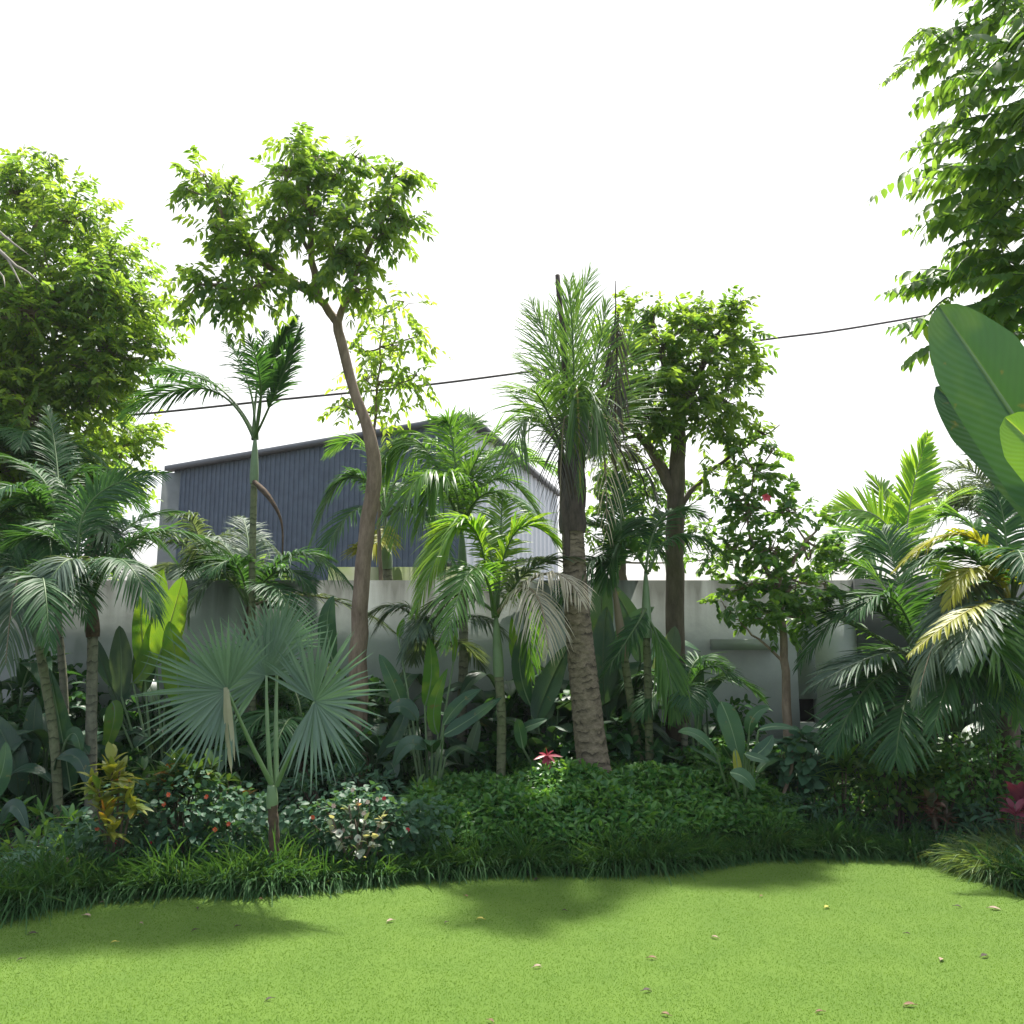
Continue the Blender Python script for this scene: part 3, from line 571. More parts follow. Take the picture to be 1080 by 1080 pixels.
# left group
palm('leaning thin palm at the far left, ringed green trunk and drooping grey fronds', [(62, 862, 6.8, .036), (57, 780, 6.8, .034), (48, 720, 6.8, .033), (41, 680, 6.8, .032)], (38, 650, 6.8),
     [(12, 598, -.1, -18, 640, -.3, dict(leaf='palm_grey', stalk='rachis_dry', vee=-.2, droop=.6)), (20, 610, -.3, 6, 700, -.6, dict(leaf='palm_grey', stalk='rachis_dry', droop=.7, ll=.36)), (62, 600, -.2, 92, 655, -.4, {}), (45, 590, .2, 75, 560, .4, {}), (15, 570, .3, -25, 530, .5, {}), (45, 610, -.5, 52, 680, -.8, dict(leaf='palm'))],
     'palm', 'rachis', 'palm_trunk_green', seed=1, fk=small)
palm('straight pale-trunked palm at the left with a wide arching frond to the right', [(96, 800, 6.9, .042), (97, 720, 6.9, .04), (98, 670, 6.9, .038)], (97, 632, 6.9),
     [(158, 562, 0, 247, 588, .2, dict(ll=.36, n=54, droop=.5)), (92, 535, .1, 172, 500, .2, dict(ll=.34)), (60, 570, -.1, 8, 575, -.2, {}), (75, 590, -.4, 40, 640, -.7, dict(leaf='palm_grey', droop=.6)), (125, 590, -.4, 165, 650, -.7, dict(droop=.6)), (95, 560, .4, 60, 505, .7, {}), (130, 560, .5, 190, 540, .9, {})],
     'palm', 'rachis', 'palm_trunk', seed=2, fk=small, shaft='fibre')
palm('slim dark-stemmed palm behind the two left front palms', [(68, 740, 7.6, .032), (62, 660, 7.6, .03), (60, 600, 7.6, .028)], (58, 565, 7.6), [(40, 500, 0, -20, 480, .1, {}), (80, 500, .1, 130, 520, .2, {}), (30, 530, -.2, -25, 560, -.4, {}), (60, 490, .4, 50, 430, .6, {}), (90, 545, -.3, 120, 600, -.5, {}), (30, 560, -.4, 0, 620, -.8, {})], 'palm', rnd=9, rlen=1.05, seed=3, fk=small)
palm('short bushy palm with dark fronds pressed against the left wall', [(-25, 860, 7.7, .04), (-20, 700, 7.7, .04)], (-20, 660, 7.7), [(10, 590, 0, 50, 560, 0, {}), (15, 620, -.2, 60, 640, -.4, {})], 'palm', rnd=11, rlen=1.2, seed=4, fk=small)
palm('dense dark palm beyond the wall under the largest tree at the left', [(25, 640, 9.0, .06), (25, 560, 9.0, .06)], (25, 520, 9.0), [(60, 470, 0, 110, 490, 0, {}), (0, 470, 0, -40, 480, 0, {})], 'palm', rnd=12, rlen=1.3, seed=34, fk=dict(n=56, ll=.36, lw=.02))

# tall slender palm in front of the dark building
pr = palm('tall slender palm with upright dark plumes, its pale green shaft before the dark building', [(268, 860, 7.7, .03), (266, 700, 7.7, .03), (266, 600, 7.7, .03), (268, 508, 7.7, .029)], (269, 462, 7.7),
     [(215, 410, 0, 130, 440, -.1, dict(ll=.42, n=60, pet=.35, droop=.35, lw=.02)), (225, 405, .3, 165, 395, .5, dict(ll=.4, pet=.35, lw=.02)), (262, 405, .1, 235, 350, .3, dict(ll=.26, pet=.4, plum=.5)), (280, 400, 0, 312, 335, 0, dict(ll=.30, pet=.35, plum=.6, n=110, ang=(.55, .25))),
      (290, 415, -.2, 318, 345, -.3, dict(ll=.30, pet=.35, plum=.6, n=110, ang=(.55, .25))), (272, 400, .3, 280, 350, .5, dict(ll=.26, pet=.4, plum=.5)), (275, 410, -.3, 262, 355, -.6, dict(ll=.25, pet=.4, plum=.5))],
     'palm', 'rachis', 'palm_trunk_green', seed=5, fk=dict(lw=.015))
mb = MB(); tube(mb, smooth_path([at(268, 508, 7.66), at(282, 522, 7.5), at(294, 542, 7.45), at(298, 560, 7.45), at(298, 585, 7.45)], 12), [.02, .024, .026, .024, .02, .016, .012, .01, .009, .008, .007, .006], 6)
mb.build('dead_sheath', M['fibre'], pr)

# palms behind the wall, around the main tree
palm('grey-green palm arching over the dark building beside the leaning trunk', [(410, 640, 9.3, .05), (408, 600, 9.3, .05)], (406, 545, 9.3),
     [(368, 500, 0, 322, 590, -.1, dict(ll=.34, droop=.6, n=60, leaf='palm')), (385, 470, .2, 345, 480, .3, dict(leaf='palm_mid')), (430, 500, .1, 470, 560, .1, {}), (400, 570, -.3, 375, 575, -.5, dict(leaf='palm_yellow')), (440, 540, -.2, 480, 600, -.4, {}), (372, 540, -.4, 335, 600, -.7, {})],
     'palm', rnd=3, rlen=1.0, seed=6, fk=dict(n=46, ll=.34))
palm('tall green palm with plume fronds in front of the pale building end', [(487, 760, 8.1, .045), (489, 690, 8.1, .042), (488, 620, 8.1, .04)], (487, 560, 8.1),
     [(440, 465, .1, 398, 500, .2, dict(ll=.42, droop=.75, vee=-.3, n=60, leaf='palm_mid')), (470, 480, .2, 420, 455, .4, dict(ll=.4, droop=.6, n=56, leaf='palm_mid')), (505, 480, 0, 562, 428, .1, dict(ll=.34, n=60, leaf='palm_mid')), (530, 505, .1, 585, 575, .1, dict(ll=.30, leaf='palm_mid')), (470, 500, -.2, 440, 560, -.4, dict(ll=.4, droop=.7)),
      (492, 470, .3, 500, 440, .5, dict(plum=.5, leaf='palm_mid')), (520, 480, .5, 560, 480, .8, dict(leaf='palm_mid')), (450, 500, -.3, 415, 570, -.5, dict(ll=.42, droop=.8)), (478, 470, .1, 470, 445, .1, dict(plum=.5, leaf='palm_mid')), (515, 520, -.2, 560, 545, -.4, {}), (500, 500, .2, 540, 470, .4, {}), (470, 520, .4, 430, 520, .7, {}), (535, 490, .3, 590, 500, .5, {})],
     'palm_mid', rnd=0, seed=7, fk=dict(n=50, ll=.36))
palm('low lime palm left of the coconut palm, with one dry pale frond', [(528, 830, 7.15, .038), (529, 760, 7.15, .036), (526, 712, 7.15, .036)], (523, 650, 7.15),
     [(492, 552, -.05, 440, 640, -.3, dict(ll=.42, n=84, lw=.024, droop=.5)), (505, 555, .2, 455, 575, .4, dict(ll=.38, n=70)), (545, 560, 0, 592, 578, 0, dict(ll=.36, n=76, lw=.024)), (528, 565, .3, 530, 520, .6, dict(ll=.34)), (560, 600, -.1, 612, 590, -.2, dict(leaf='palm_grey', ll=.32)),
      (560, 622, -.35, 578, 685, -.75, dict(leaf='palm_dry', stalk='rachis_dry', ll=.30, droop=.9, n=34, lw=.013)), (575, 605, -.3, 612, 632, -.6, dict(leaf='palm_dry', stalk='rachis_dry', ll=.30, droop=.7, n=36, lw=.013)), (500, 600, -.4, 470, 680, -.8, dict(leaf='palm_mid')), (550, 625, .0, 560, 710, .1, dict(leaf='palm_mid', droop=.8, ll=.26)), (470, 630, .1, 425, 690, 0, dict(leaf='palm_grey', droop=.5)), (540, 600, .5, 570, 590, .9, dict(leaf='palm_grey'))],
     'palm_lime', 'rachis', 'palm_trunk_green', seed=8)
palm('stooping palm with grey feathery fronds left of the leaning trunk, above the fan palm', [(262, 800, 7.9, .04), (262, 700, 7.9, .04)], (262, 640, 7.9),
     [(310, 585, -.1, 372, 620, -.2, dict(ll=.34, n=54, droop=.6)), (300, 590, .3, 350, 590, .6, {}), (235, 575, .1, 195, 590, .1, dict(leaf='palm_grey', droop=.6)), (225, 610, -.2, 180, 680, -.5, dict(leaf='palm_grey')), (262, 575, .3, 255, 545, .6, dict(leaf='palm_grey')), (290, 620, -.4, 320, 680, -.8, {}), (340, 630, 0, 420, 670, 0, dict(leaf='palm_grey', stalk='rachis_dry')), (240, 590, .5, 215, 565, .9, {})],
     'palm', rnd=4, rlen=.9, seed=9, fk=small, shaft='fibre')
palm('pale feathery palm beyond the wall, low left of the dark building', [(215, 700, 9.8, .05), (215, 640, 9.8, .05)], (215, 610, 9.8),
     [(175, 560, 0, 120, 590, 0, {}), (250, 560, 0, 300, 590, 0, {}), (205, 555, -.2, 185, 545, -.4, {}), (240, 575, -.4, 280, 620, -.6, {})], 'palm_grey', 'rachis_pale', rnd=7, rlen=1.0, seed=10, fk=dict(n=50, ll=.34, droop=.6))

palm('low grey wispy palm before the wall between fan palm and lime palm', [(452, 800, 7.6, .03), (455, 720, 7.6, .03)], (455, 690, 7.6), [(430, 640, 0, 395, 665, 0, {}), (475, 630, 0, 515, 640, 0, {}), (450, 655, -.2, 420, 720, -.3, {})], 'palm_grey', rnd=5, rlen=.8, seed=31, fk=dict(n=46, ll=.24, lw=.014, droop=.5), shaft='fibre')
palm('knee-high feathery dark palm in the shade behind the fan palm stems', [(320, 830, 7.3, .03)], (320, 770, 7.3), [], 'palm', rnd=9, rlen=.75, seed=32, fk=dict(n=46, ll=.24, lw=.015), shaft='fibre')
palm('small dark feathery palm at the foot of the forked tree', [(722, 840, 7.6, .03), (722, 760, 7.6, .03)], (722, 740, 7.6), [], 'palm', rnd=8, rlen=.8, seed=33, fk=dict(n=46, ll=.26, lw=.015), shaft='fibre')
# coconut palm
cr = palm('tallest palm, thick ringed brown coconut trunk leaning in the middle of the bed', [(636, 850, 7.0, .13), (625, 800, 7.0, .12), (616, 720, 7.0, .11), (609, 650, 7.0, .10), (606, 600, 7.0, .09), (604, 560, 7.0, .085)], (602, 500, 7.0),
     [(588, 400, 0, 560, 320, .1, dict(ll=.52, plum=.7, ang=(.7, .3), droop=.2)), (600, 380, .2, 622, 288, .3, dict(ll=.55, plum=.8, ang=(.6, .3), droop=.15)), (605, 390, -.2, 600, 300, -.3, dict(ll=.52, plum=.8, ang=(.6, .3), droop=.15)), (585, 420, .2, 548, 380, .4, dict(ll=.55, ang=(.9, .4), droop=.3)),
      (625, 400, 0, 640, 320, 0, dict(ll=.52, plum=.8, ang=(.6, .3))), (640, 430, .2, 672, 330, .3, dict(ll=.55, ang=(.8, .4), leaf='coco_leaf')), (580, 455, .2, 545, 420, .3, dict(ll=.52, ang=(1.1, .5), droop=.4)), (640, 440, .4, 690, 390, .8, dict(ll=.52, leaf='coco_leaf')), (575, 430, -.3, 555, 410, -.6, dict(ll=.5)),
      (608, 410, -.3, 612, 515, -.35, dict(ll=.36, ang=(.5, .2), droop=.6, leaf='coco_leaf', stalk='rachis_yellow', r=.022)), (622, 420, -.25, 632, 480, -.4, dict(ll=.34, ang=(.5, .2), droop=.6)), (590, 380, .4, 575, 330, .7, dict(ll=.52)), (630, 440, -.2, 640, 560, -.3, dict(leaf='palm_dry', stalk='rachis_dry', ll=.35, droop=.8, n=24, lw=.009)), (596, 440, -.25, 590, 545, -.35, dict(leaf='palm_deadgrey', stalk='rachis_dry', ll=.35, droop=.8, n=30, lw=.01)), (560, 440, -.1, 540, 500, -.3, dict(ll=.4, droop=.7, n=36)), (655, 470, .1, 690, 520, .1, dict(ll=.4, droop=.8, n=36, leaf='palm_deadgrey'))],
     'coco_leaf', 'rachis', 'coconut', seed=60, shaft='coconut_dark', fk=dict(lw=.013, r=.014, n=50))
trunk = [o for o in cr.children if o.name.startswith('trunk')][0]
# stepped leaf-scar rings on the coconut trunk
me = trunk.data; bpy.data.objects.remove(trunk)
tp = np.array([np.r_[base(640, 7.0), .15], np.r_[at(636, 850, 7.0), .135], np.r_[at(625, 800, 7.0), .122], np.r_[at(616, 720, 7.0), .11], np.r_[at(609, 650, 7.0), .10], np.r_[at(606, 600, 7.0), .09], np.r_[at(604, 560, 7.0), .085]])
kk = 260; s = smooth_path(tp[:, :3], kk); rr = np.interp(np.linspace(0, 1, kk), np.linspace(0, 1, 7), tp[:, 3]); Ls = np.linspace(0, 1, kk)
rng = np.random.default_rng(8)
seg = 40; T = nz(np.gradient(s, axis=0)); A = nz(np.cross(T, V(0, 1, 0))); Bv = np.cross(T, A); an = np.linspace(0, 2*np.pi, seg, endpoint=False)
Lm = Ls*np.linalg.norm(s[-1]-s[0]); ph = Lm[:, None]*17+1.2*np.sin(Lm[:, None]*5.3)+.16*np.sin(an*1+2.1*np.sin(Lm[:, None]*7))+.07*np.sin(an*2+Lm[:, None]*11)
R = rr[:, None]*(1+.05*(1-(ph % 1)**.6)+.025*np.sin(an*7+Lm[:, None]*30)*np.sin(an*3)+rng.normal(0, .010, (kk, seg)))
v = s[:, None]+R[..., None]*(np.cos(an)[None, :, None]*A[:, None]+np.sin(an)[None, :, None]*Bv[:, None])
i, j = np.meshgrid(np.arange(kk-1), np.arange(seg), indexing='ij'); j2 = (j+1) % seg
mb = MB(); mb.add(v.reshape(-1, 3), np.stack([i*seg+j, i*seg+j2, (i+1)*seg+j2, (i+1)*seg+j], -1).reshape(-1, 4), 0, .5, np.stack([ph/19, 0*ph, 0*ph], -1).reshape(-1, 3)); mb.build('trunk', M['coconut'], cr)
mb = MB()    # overlapping old sheaths round the upper trunk
for q in range(18):
    a = rng.uniform(0, 6.28); h0 = rng.uniform(0, .6); c = at(604, 590, 7.0)+V(math.cos(a)*.06, math.sin(a)*.06, h0*1.1-.05); e = c+V(math.cos(a)*.03, math.sin(a)*.03, rng.uniform(.3, .6))
    tube(mb, bez(c, (c+e)/2+V(math.cos(a), math.sin(a), 0)*.015, e, 8), np.array([.012, .024, .028, .026, .024, .02, .015, .006]), 7)
mb.build('old_sheath', M['coconut_dark'], cr)
mb = MB(); tube(mb, smooth_path([at(598, 420, 7.0), at(594, 350, 7.0), at(590, 318, 7.0), at(588, 290, 7.0)], 8), [.035, .03, .026, .024, .022, .02, .021, .02], 8); mb.build('broken_stalk', M['coconut_dark'], cr)
q0 = at(652, 330, 7.1); frond(cr, q0, at(650, 390, 7.05), at(648, 480, 7.1), 'palm_deadgrey', 'fibre', n=40, ll=.30, lw=.011, ang=(.55, .2), droop=.5, plum=.8, pet=.03, seed=4, name='dead_frond')
tube_mb = MB(); tube(tube_mb, smooth_path([at(604, 500, 7.0), at(632, 420, 7.05), at(648, 345, 7.1), at(649, 296, 7.1)], 12), np.linspace(.02, .004, 12), 6); tube_mb.build('bare_stalk', M['coconut_dark'], cr)

# twin slender palms right of the coconut
palm('thinner left one of two close ringed stems right of the coconut trunk', [(677, 820, 7.4, .034), (668, 760, 7.4, .033), (658, 690, 7.4, .032)], (648, 620, 7.4),
     [(640, 560, 0, 600, 560, 0, dict(ll=.28)), (660, 555, .2, 700, 590, .3, {}), (628, 590, -.2, 590, 640, -.4, {}), (655, 545, .2, 650, 500, .4, {})], 'palm', tmat='palm_trunk_green', seed=12, shaft='rachis_dry', fk=small)
palm('straight right one of two close ringed stems, dark frond arching over the wall', [(685, 820, 7.3, .034), (684, 750, 7.3, .033), (682, 670, 7.3, .03)], (681, 605, 7.3),
     [(715, 565, 0, 765, 585, 0, dict(ll=.27, droop=.6, n=50)), (700, 545, .3, 740, 545, .5, {}), (655, 575, -.1, 640, 620, -.2, {}), (665, 670, -.2, 630, 720, -.3, dict(ll=.18, start=(682, 640, 7.3), leaf='palm')), (700, 690, -.1, 712, 750, -.2, dict(ll=.34, start=(682, 650, 7.3), leaf='palm_mid', ang=(.5, .2)))], 'palm', tmat='palm_trunk_green', seed=13, fk=small)

# right group
palm('dark sprawling palm in deep shade at the right wall, pale underside on its left fronds', [(985, 850, 7.4, .07), (980, 740, 7.4, .07)], (972, 700, 7.4),
     [(910, 640, 0, 845, 700, -.1, dict(ll=.42, n=60)), (930, 690, -.3, 855, 725, -.5, dict(leaf='palm_grey', ll=.4, stalk='rachis_pale')), (900, 660, .2, 850, 640, .3, dict(leaf='palm_mid')), (925, 610, .2, 880, 600, .4, dict(ll=.45, leaf='palm_mid')), (945, 600, .3, 930, 560, .5, dict(ll=.45)), (920, 720, -.4, 880, 790, -.7, {}), (1010, 640, .2, 1050, 650, .4, dict(leaf='palm_mid')), (1005, 690, -.5, 1040, 770, -.8, {}), (955, 740, -.6, 945, 800, -.9, {})],
     'palm', rnd=6, rlen=1.2, seed=14, fk=dict(n=56, ll=.4, lw=.02, droop=.3), tmat='bark_dark')
palm('bright backlit palm beyond the right wall, one frond upright against the sky', [(955, 700, 9.6, .06), (955, 640, 9.6, .06)], (955, 605, 9.6),
     [(960, 530, 0, 978, 460, 0, dict(ll=.38, n=44, droop=.1, lw=.05, ref=V(.2, -1, 0), stalk='rachis_pale')), (925, 545, 0, 868, 545, -.1, dict(ll=.40, n=40, lw=.035, droop=.1, ref=V(0, -1, .5), stalk='rachis_pale')), (985, 540, .2, 1030, 520, .3, {}), (900, 560, -.3, 870, 620, -.5, dict(leaf='palm_mid')), (930, 570, -.4, 905, 620, -.6, dict(leaf='palm_mid')), (1000, 570, -.2, 1050, 600, -.2, {}), (940, 540, .4, 915, 500, .6, {})],
     'palm_lime', rnd=4, rlen=1.1, seed=15, fk=dict(n=44, ll=.38, lw=.032, droop=.2, stalk='rachis_pale'))
palm('feathery palm beyond the wall at the right edge, behind the tip of the banana leaf', [(1050, 700, 10.2, .06), (1050, 620, 10.2, .06)], (1048, 560, 10.2),
     [(1030, 500, 0, 985, 500, 0, {}), (1060, 480, 0, 1090, 470, 0, {}), (1040, 480, .2, 1020, 460, .2, {}), (1015, 530, 0, 970, 560, 0, {}), (1090, 520, 0, 1120, 560, 0, {})], 'palm_grey', 'rachis_pale', rnd=9, rlen=1.2, elev=(.1, 1.2), seed=16, fk=dict(n=56, ll=.36, lw=.018, droop=.4, plum=.4))
palm('big right-edge palm with yellowing fronds and pale midribs over the bed', [(1065, 860, 6.9, .08), (1062, 720, 6.9, .08)], (1068, 640, 6.9),
     [(1015, 625, -.2, 968, 735, -.5, dict(leaf='palm_grey', stalk='rachis_dry', ll=.34, droop=.6, n=60)), (1020, 565, .1, 945, 600, .1, dict(leaf='palm_yellow', stalk='rachis_yellow', ll=.26)), (1030, 600, -.2, 1000, 640, -.4, dict(leaf='palm_yellow', stalk='rachis_yellow', ll=.25)), (1030, 560, .3, 990, 545, .4, dict(leaf='palm_mid')), (1060, 560, .2, 1050, 520, .3, {}), (1095, 590, 0, 1130, 620, 0, {}), (1030, 640, -.5, 960, 690, -.8, dict(leaf='palm_yellow', stalk='rachis_yellow', ll=.22, n=36)), (1040, 655, -.6, 1078, 720, -.9, dict(leaf='palm_mid')), (1045, 675, -.4, 1075, 760, -.7, dict(leaf='palm_mid', start=(1000, 690, 6.7))),
      (1020, 680, -.3, 985, 770, -.6, {}), (1040, 640, -.5, 1010, 700, -.9, dict(leaf='palm_grey', stalk='rachis_pale')), (1080, 660, -.5, 1100, 740, -.8, {}), (1085, 590, -.3, 1110, 640, -.5, dict(leaf='palm_yellow'))],
     'palm', rnd=5, rlen=1.1, seed=17, fk=dict(n=56, ll=.36, lw=.024), tmat='bark_dark')

# ------------------------------------------------------------------ fan palm
def fan_leaf(parent, hub, face, up, R, n=46, arc=5.6, start=None, seed=0, foot=None, cup=.22):
    rng = np.random.default_rng(seed); mb = MB(); Nf = nz(face); U = nz(up-Nf*np.dot(up, Nf)); S = np.cross(U, Nf)
    an = np.linspace(-arc/2, arc/2, n)
    D = U*np.cos(an)[:, None]+S*np.sin(an)[:, None]+Nf*(cup*rng.uniform(.7, 1.3, n))[:, None]
    ln = R*(1-.22*(np.abs(an)/(arc/2))**2)*rng.uniform(.9, 1.06, n)
    leaves(mb, np.tile(hub, (n, 1)), D, np.tile(Nf, (n, 1)), ln, 2*math.pi*.45*R/ (n*6.28/arc)*1.12, .06+.1*rng.random(n), .55, 'fan', 0, np.clip(.5+rng.normal(0, .2, n), 0, 1))
    o = mb.build('fan_leaf', M['fan'], parent)
    if foot is not None:
        p = MB(); tube(p, bez(foot, (foot+hub)/2+V(0, -.03, .0), hub, 14), np.linspace(.017, .008, 14), 8); p.build('petiole', M['petiole'], o)
    return o
M['petiole'] = plain('fan_petiole', (.16, .25, .12), .45, (.2, .3, .15), 8)
ft = base(288, 5.72)
root = thing('fan_palm', 'blue-green fan palm with big round pleated leaves at the front left of the bed', 'palm', ft)
foot = at(287, 828, 5.72)
mb = MB(); tube(mb, smooth_path([ft, at(289, 880, 5.72), at(287, 845, 5.72)], 14), np.linspace(.034, .03, 14)*(1+.12*np.sin(np.arange(14)*2.2)), 10); mb.build('trunk', M['fibre'], root)
mb = MB(); tube(mb, smooth_path([at(287, 852, 5.72), foot], 6), [.032, .036, .036, .033, .03, .028], 10); mb.build('leaf_base', M['petiole'], root)
fan_leaf(root, at(240, 728, 5.42), V(.3, -1, .05), V(-.93, 0, .22), .54, 44, 4.1, seed=1, foot=foot)
fan_leaf(root, at(281, 712, 5.77), V(-.25, -1, 0), V(-.55, 0, .85), .56, 42, 4.0, seed=2, foot=foot+V(-.01, .02, 0), cup=.1)
fan_leaf(root, at(293, 682, 5.9), V(.1, -1, -.1), V(.35, 0, 1), .43, 26, 2.3, seed=3, foot=foot+V(.02, .03, 0), cup=.1)
fan_leaf(root, at(332, 740, 5.47), V(-.35, -1, .15), V(.88, 0, .22), .55, 46, 4.6, seed=4, foot=foot+V(.03, 0, 0))
# pale dead strips hanging from the left fan hub
mb = MB(); leaves(mb, [at(238, 725, 5.36), at(240, 727, 5.35)], [V(.12, 0, -1), V(.16, -.02, -1)], V(0, -1, 0), [.5, .42], [.045, .03], 0, .2, 'strap'); mb.build('dry_strip', M['palm_dry'], root)

# ------------------------------------------------------------------ paddle-leaved plants
def paddle(parent, P0, Pm, P2, W, face, mat, seed=0, stem=None, fold=.12, name='leaf', r=.012, wave=.03, blunt=.8, ks=18, curl=.0, thick=False):
    rng = np.random.default_rng(seed+int(abs(P2[0])*991)); c = bez(P0, Pm, P2, ks); T = nz(np.gradient(c, axis=0)); Nf = nz(face); S = nz(np.cross(T, Nf)); N = np.cross(S, T)
    t = np.linspace(0, 1, ks); w = (np.sin(np.pi*np.clip(t, 0, 1)**blunt)**.62 if blunt < .9 else np.minimum(1, (np.clip(1-t, 0, 1)/.22)**.5)*np.minimum(1, .25+t*2.2)*(1-.12*t))*W/2; w[0] = W*.04; w[-1] = .002
    cols = np.array([-1, -.66, -.33, -.045, .0, .045, .33, .66, 1.])
    ph = rng.uniform(0, 6.28)
    v = c[:, None]+S[:, None]*(cols[None, :, None]*w[:, None, None])+N[:, None]*((fold*np.abs(cols)[None]*w[:, None]+curl*cols[None]**2*w[:, None]+wave*W*np.sin(t[:, None]*14+ph+cols[None]*1.5)*cols[None]**2-(np.abs(cols) < .02)[None]*.01*W)[..., None])
    u = np.zeros((ks, len(cols), 3)); u[..., 0] = t[:, None]*.5; u[..., 1] = cols
    q = len(cols); i, j = np.meshgrid(np.arange(ks-1), np.arange(q-1), indexing='ij')
    mb = MB(); mb.add(v.reshape(-1, 3), np.stack([i*q+j, i*q+j+1, (i+1)*q+j+1, (i+1)*q+j], -1).reshape(-1, 4), 0, float(rng.random()), u.reshape(-1, 3))
    tube(mb, c-N*.004, np.linspace(r*.7, r*.15, ks), 5, 1, cap=False)
    if stem is not None: tube(mb, bez(stem, (stem+P0)/2+V(0, 0, .03), P0, 8), np.linspace(r, r*.7, 8), 6, 1, cap=False)
    return mb.build(name, [M[mat], M['petiole_dark'] if 'dark' in mat else M['petiole']], parent)
M['petiole_dark'] = plain('dark_petiole', (.05, .10, .04), .5)
def paddle_plant(label, px, D, spec=(), rnd=6, h=.7, L=.45, W=.14, mat='banana_dark', seed=1, name='broadleaf_plant', cat='plant', spread=.5, group=None):
    """spec: (bx,by, mx,my, tx,ty, depth, W_m, mat, face)"""
    rng = np.random.default_rng(seed); b = base(px, D); root = thing(name, label, cat, b, group)
    for i, s in enumerate(spec):
        bx, by, mx, my, tx, ty, d, w, mt = s[:9]; fc = V(*s[9]) if len(s) > 9 else V(rng.uniform(-.3, .3), -1, .4)
        P0 = at(bx, by, d); paddle(root, P0, at(mx, my, d-.03), at(tx, ty, d+rng.uniform(-.08, .03)), w, fc, mt, seed+i, b+V(rng.normal(0, .03), rng.normal(0, .03), .05))
    for i in range(rnd):
        az = 2*np.pi*(i+rng.uniform(-.3, .3))/rnd; hd = V(math.cos(az), math.sin(az), 0); hh = h*rng.uniform(.55, 1); l = L*rng.uniform(.75, 1.1)
        P0 = b+hd*spread*.3*rng.uniform(.4, 1)+UP*hh; Pm = P0+hd*l*.35+UP*l*.32*rng.uniform(.3, 1.2); P2 = P0+hd*l*.8+UP*l*rng.uniform(-.15, .45)
        paddle(root, P0, Pm, P2, W*rng.uniform(.8, 1.15), UP+hd*-.4+V(0, -.3, 0), mat, seed*13+i, b+V(0, 0, .03))
    return root
f_ = (0, -1, .25)
paddle_plant('tall paddle-leaved plant with sunlit lime leaves against the left wall', 165, 7.6,
     [(152, 705, 150, 670, 147, 628, 7.5, .17, 'banana_lime', f_), (165, 700, 180, 655, 193, 608, 7.4, .27, 'banana_lime', (0, -1, .1)), (188, 745, 186, 700, 178, 655, 7.4, .24, 'banana_lime', (0, -1, .1)), (140, 720, 158, 690, 160, 650, 7.5, .18, 'banana_lime', f_), (128, 735, 128, 695, 126, 660, 7.5, .19, 'palm_grey', f_), (118, 725, 104, 690, 92, 668, 7.5, .12, 'banana_dark', f_), (150, 730, 152, 700, 146, 680, 7.6, .2, 'banana_dark', f_),
      (118, 740, 120, 760, 108, 800, 7.3, .15, 'banana_lime', (0, -1, .1)), (175, 650, 168, 625, 172, 600, 8.0, .18, 'banana_lime', f_), (215, 760, 200, 730, 185, 720, 7.7, .2, 'banana_dark', f_)], rnd=7, h=1.0, L=.5, W=.17, seed=2, name='heliconia_plant')
paddle_plant('dark big-leaved plant at the foot of the two left front palms', 45, 7.1,
     [(75, 835, 66, 780, 52, 705, 6.9, .17, 'banana', (.3, -1, .2)), (20, 840, 10, 790, -15, 750, 6.9, .2, 'banana_dark', (.2, -1, .5)), (30, 815, 35, 770, 38, 735, 7.0, .16, 'banana_dark', f_), (60, 800, 82, 800, 92, 830, 6.7, .12, 'banana_dark', (0, -1, 1)), (70, 780, 80, 775, 86, 800, 6.8, .1, 'banana', f_)], rnd=8, h=.8, L=.55, W=.19, seed=3)
paddle_plant('dark broad-leaved plant hugging the far left edge of the bed', -25, 6.7, [(-20, 850, 0, 820, 6, 782, 6.1, .13, 'banana', (.4, -1, .2)), (0, 870, 15, 850, 30, 880, 6.2, .1, 'banana_dark', (0, -1, .8))], rnd=7, h=.6, L=.45, W=.16, seed=4)
paddle_plant('dark leafy clump under the fan palm leaves', 225, 7.4, [], rnd=9, h=.75, L=.5, W=.17, seed=5)
paddle_plant('dark leafy clump in shade right behind the fan palm stem', 330, 7.5, [(352, 700, 345, 660, 352, 628, 7.6, .16, 'banana', f_)], rnd=9, h=.85, L=.5, W=.17, seed=6)
paddle_plant('canna-like plant with upright lime leaves and broad grey-green lower leaves, left of the lime palm', 455, 7.1,
     [(462, 775, 458, 745, 472, 705, 7.0, .11, 'banana_lime', (.2, -1, .1)), (448, 745, 455, 710, 452, 672, 7.1, .13, 'banana_lime', f_), (468, 765, 485, 742, 508, 727, 6.9, .12, 'banana', (0, -1, .8)), (468, 775, 490, 762, 530, 735, 6.85, .13, 'banana', (0, -1, .9)), (440, 760, 425, 745, 410, 752, 6.9, .15, 'banana_dark', (0, -1, .9)), (430, 760, 415, 720, 400, 690, 7.1, .13, 'banana', f_), (450, 790, 430, 785, 415, 810, 6.8, .13, 'banana_dark', (0, -1, .8)),
      (478, 700, 480, 680, 481, 662, 7.3, .04, 'banana_lime', f_), (420, 672, 423, 662, 426, 652, 7.3, .06, 'banana_lime', f_)], rnd=5, h=.7, L=.42, W=.14, mat='banana', seed=7, name='canna_plant')
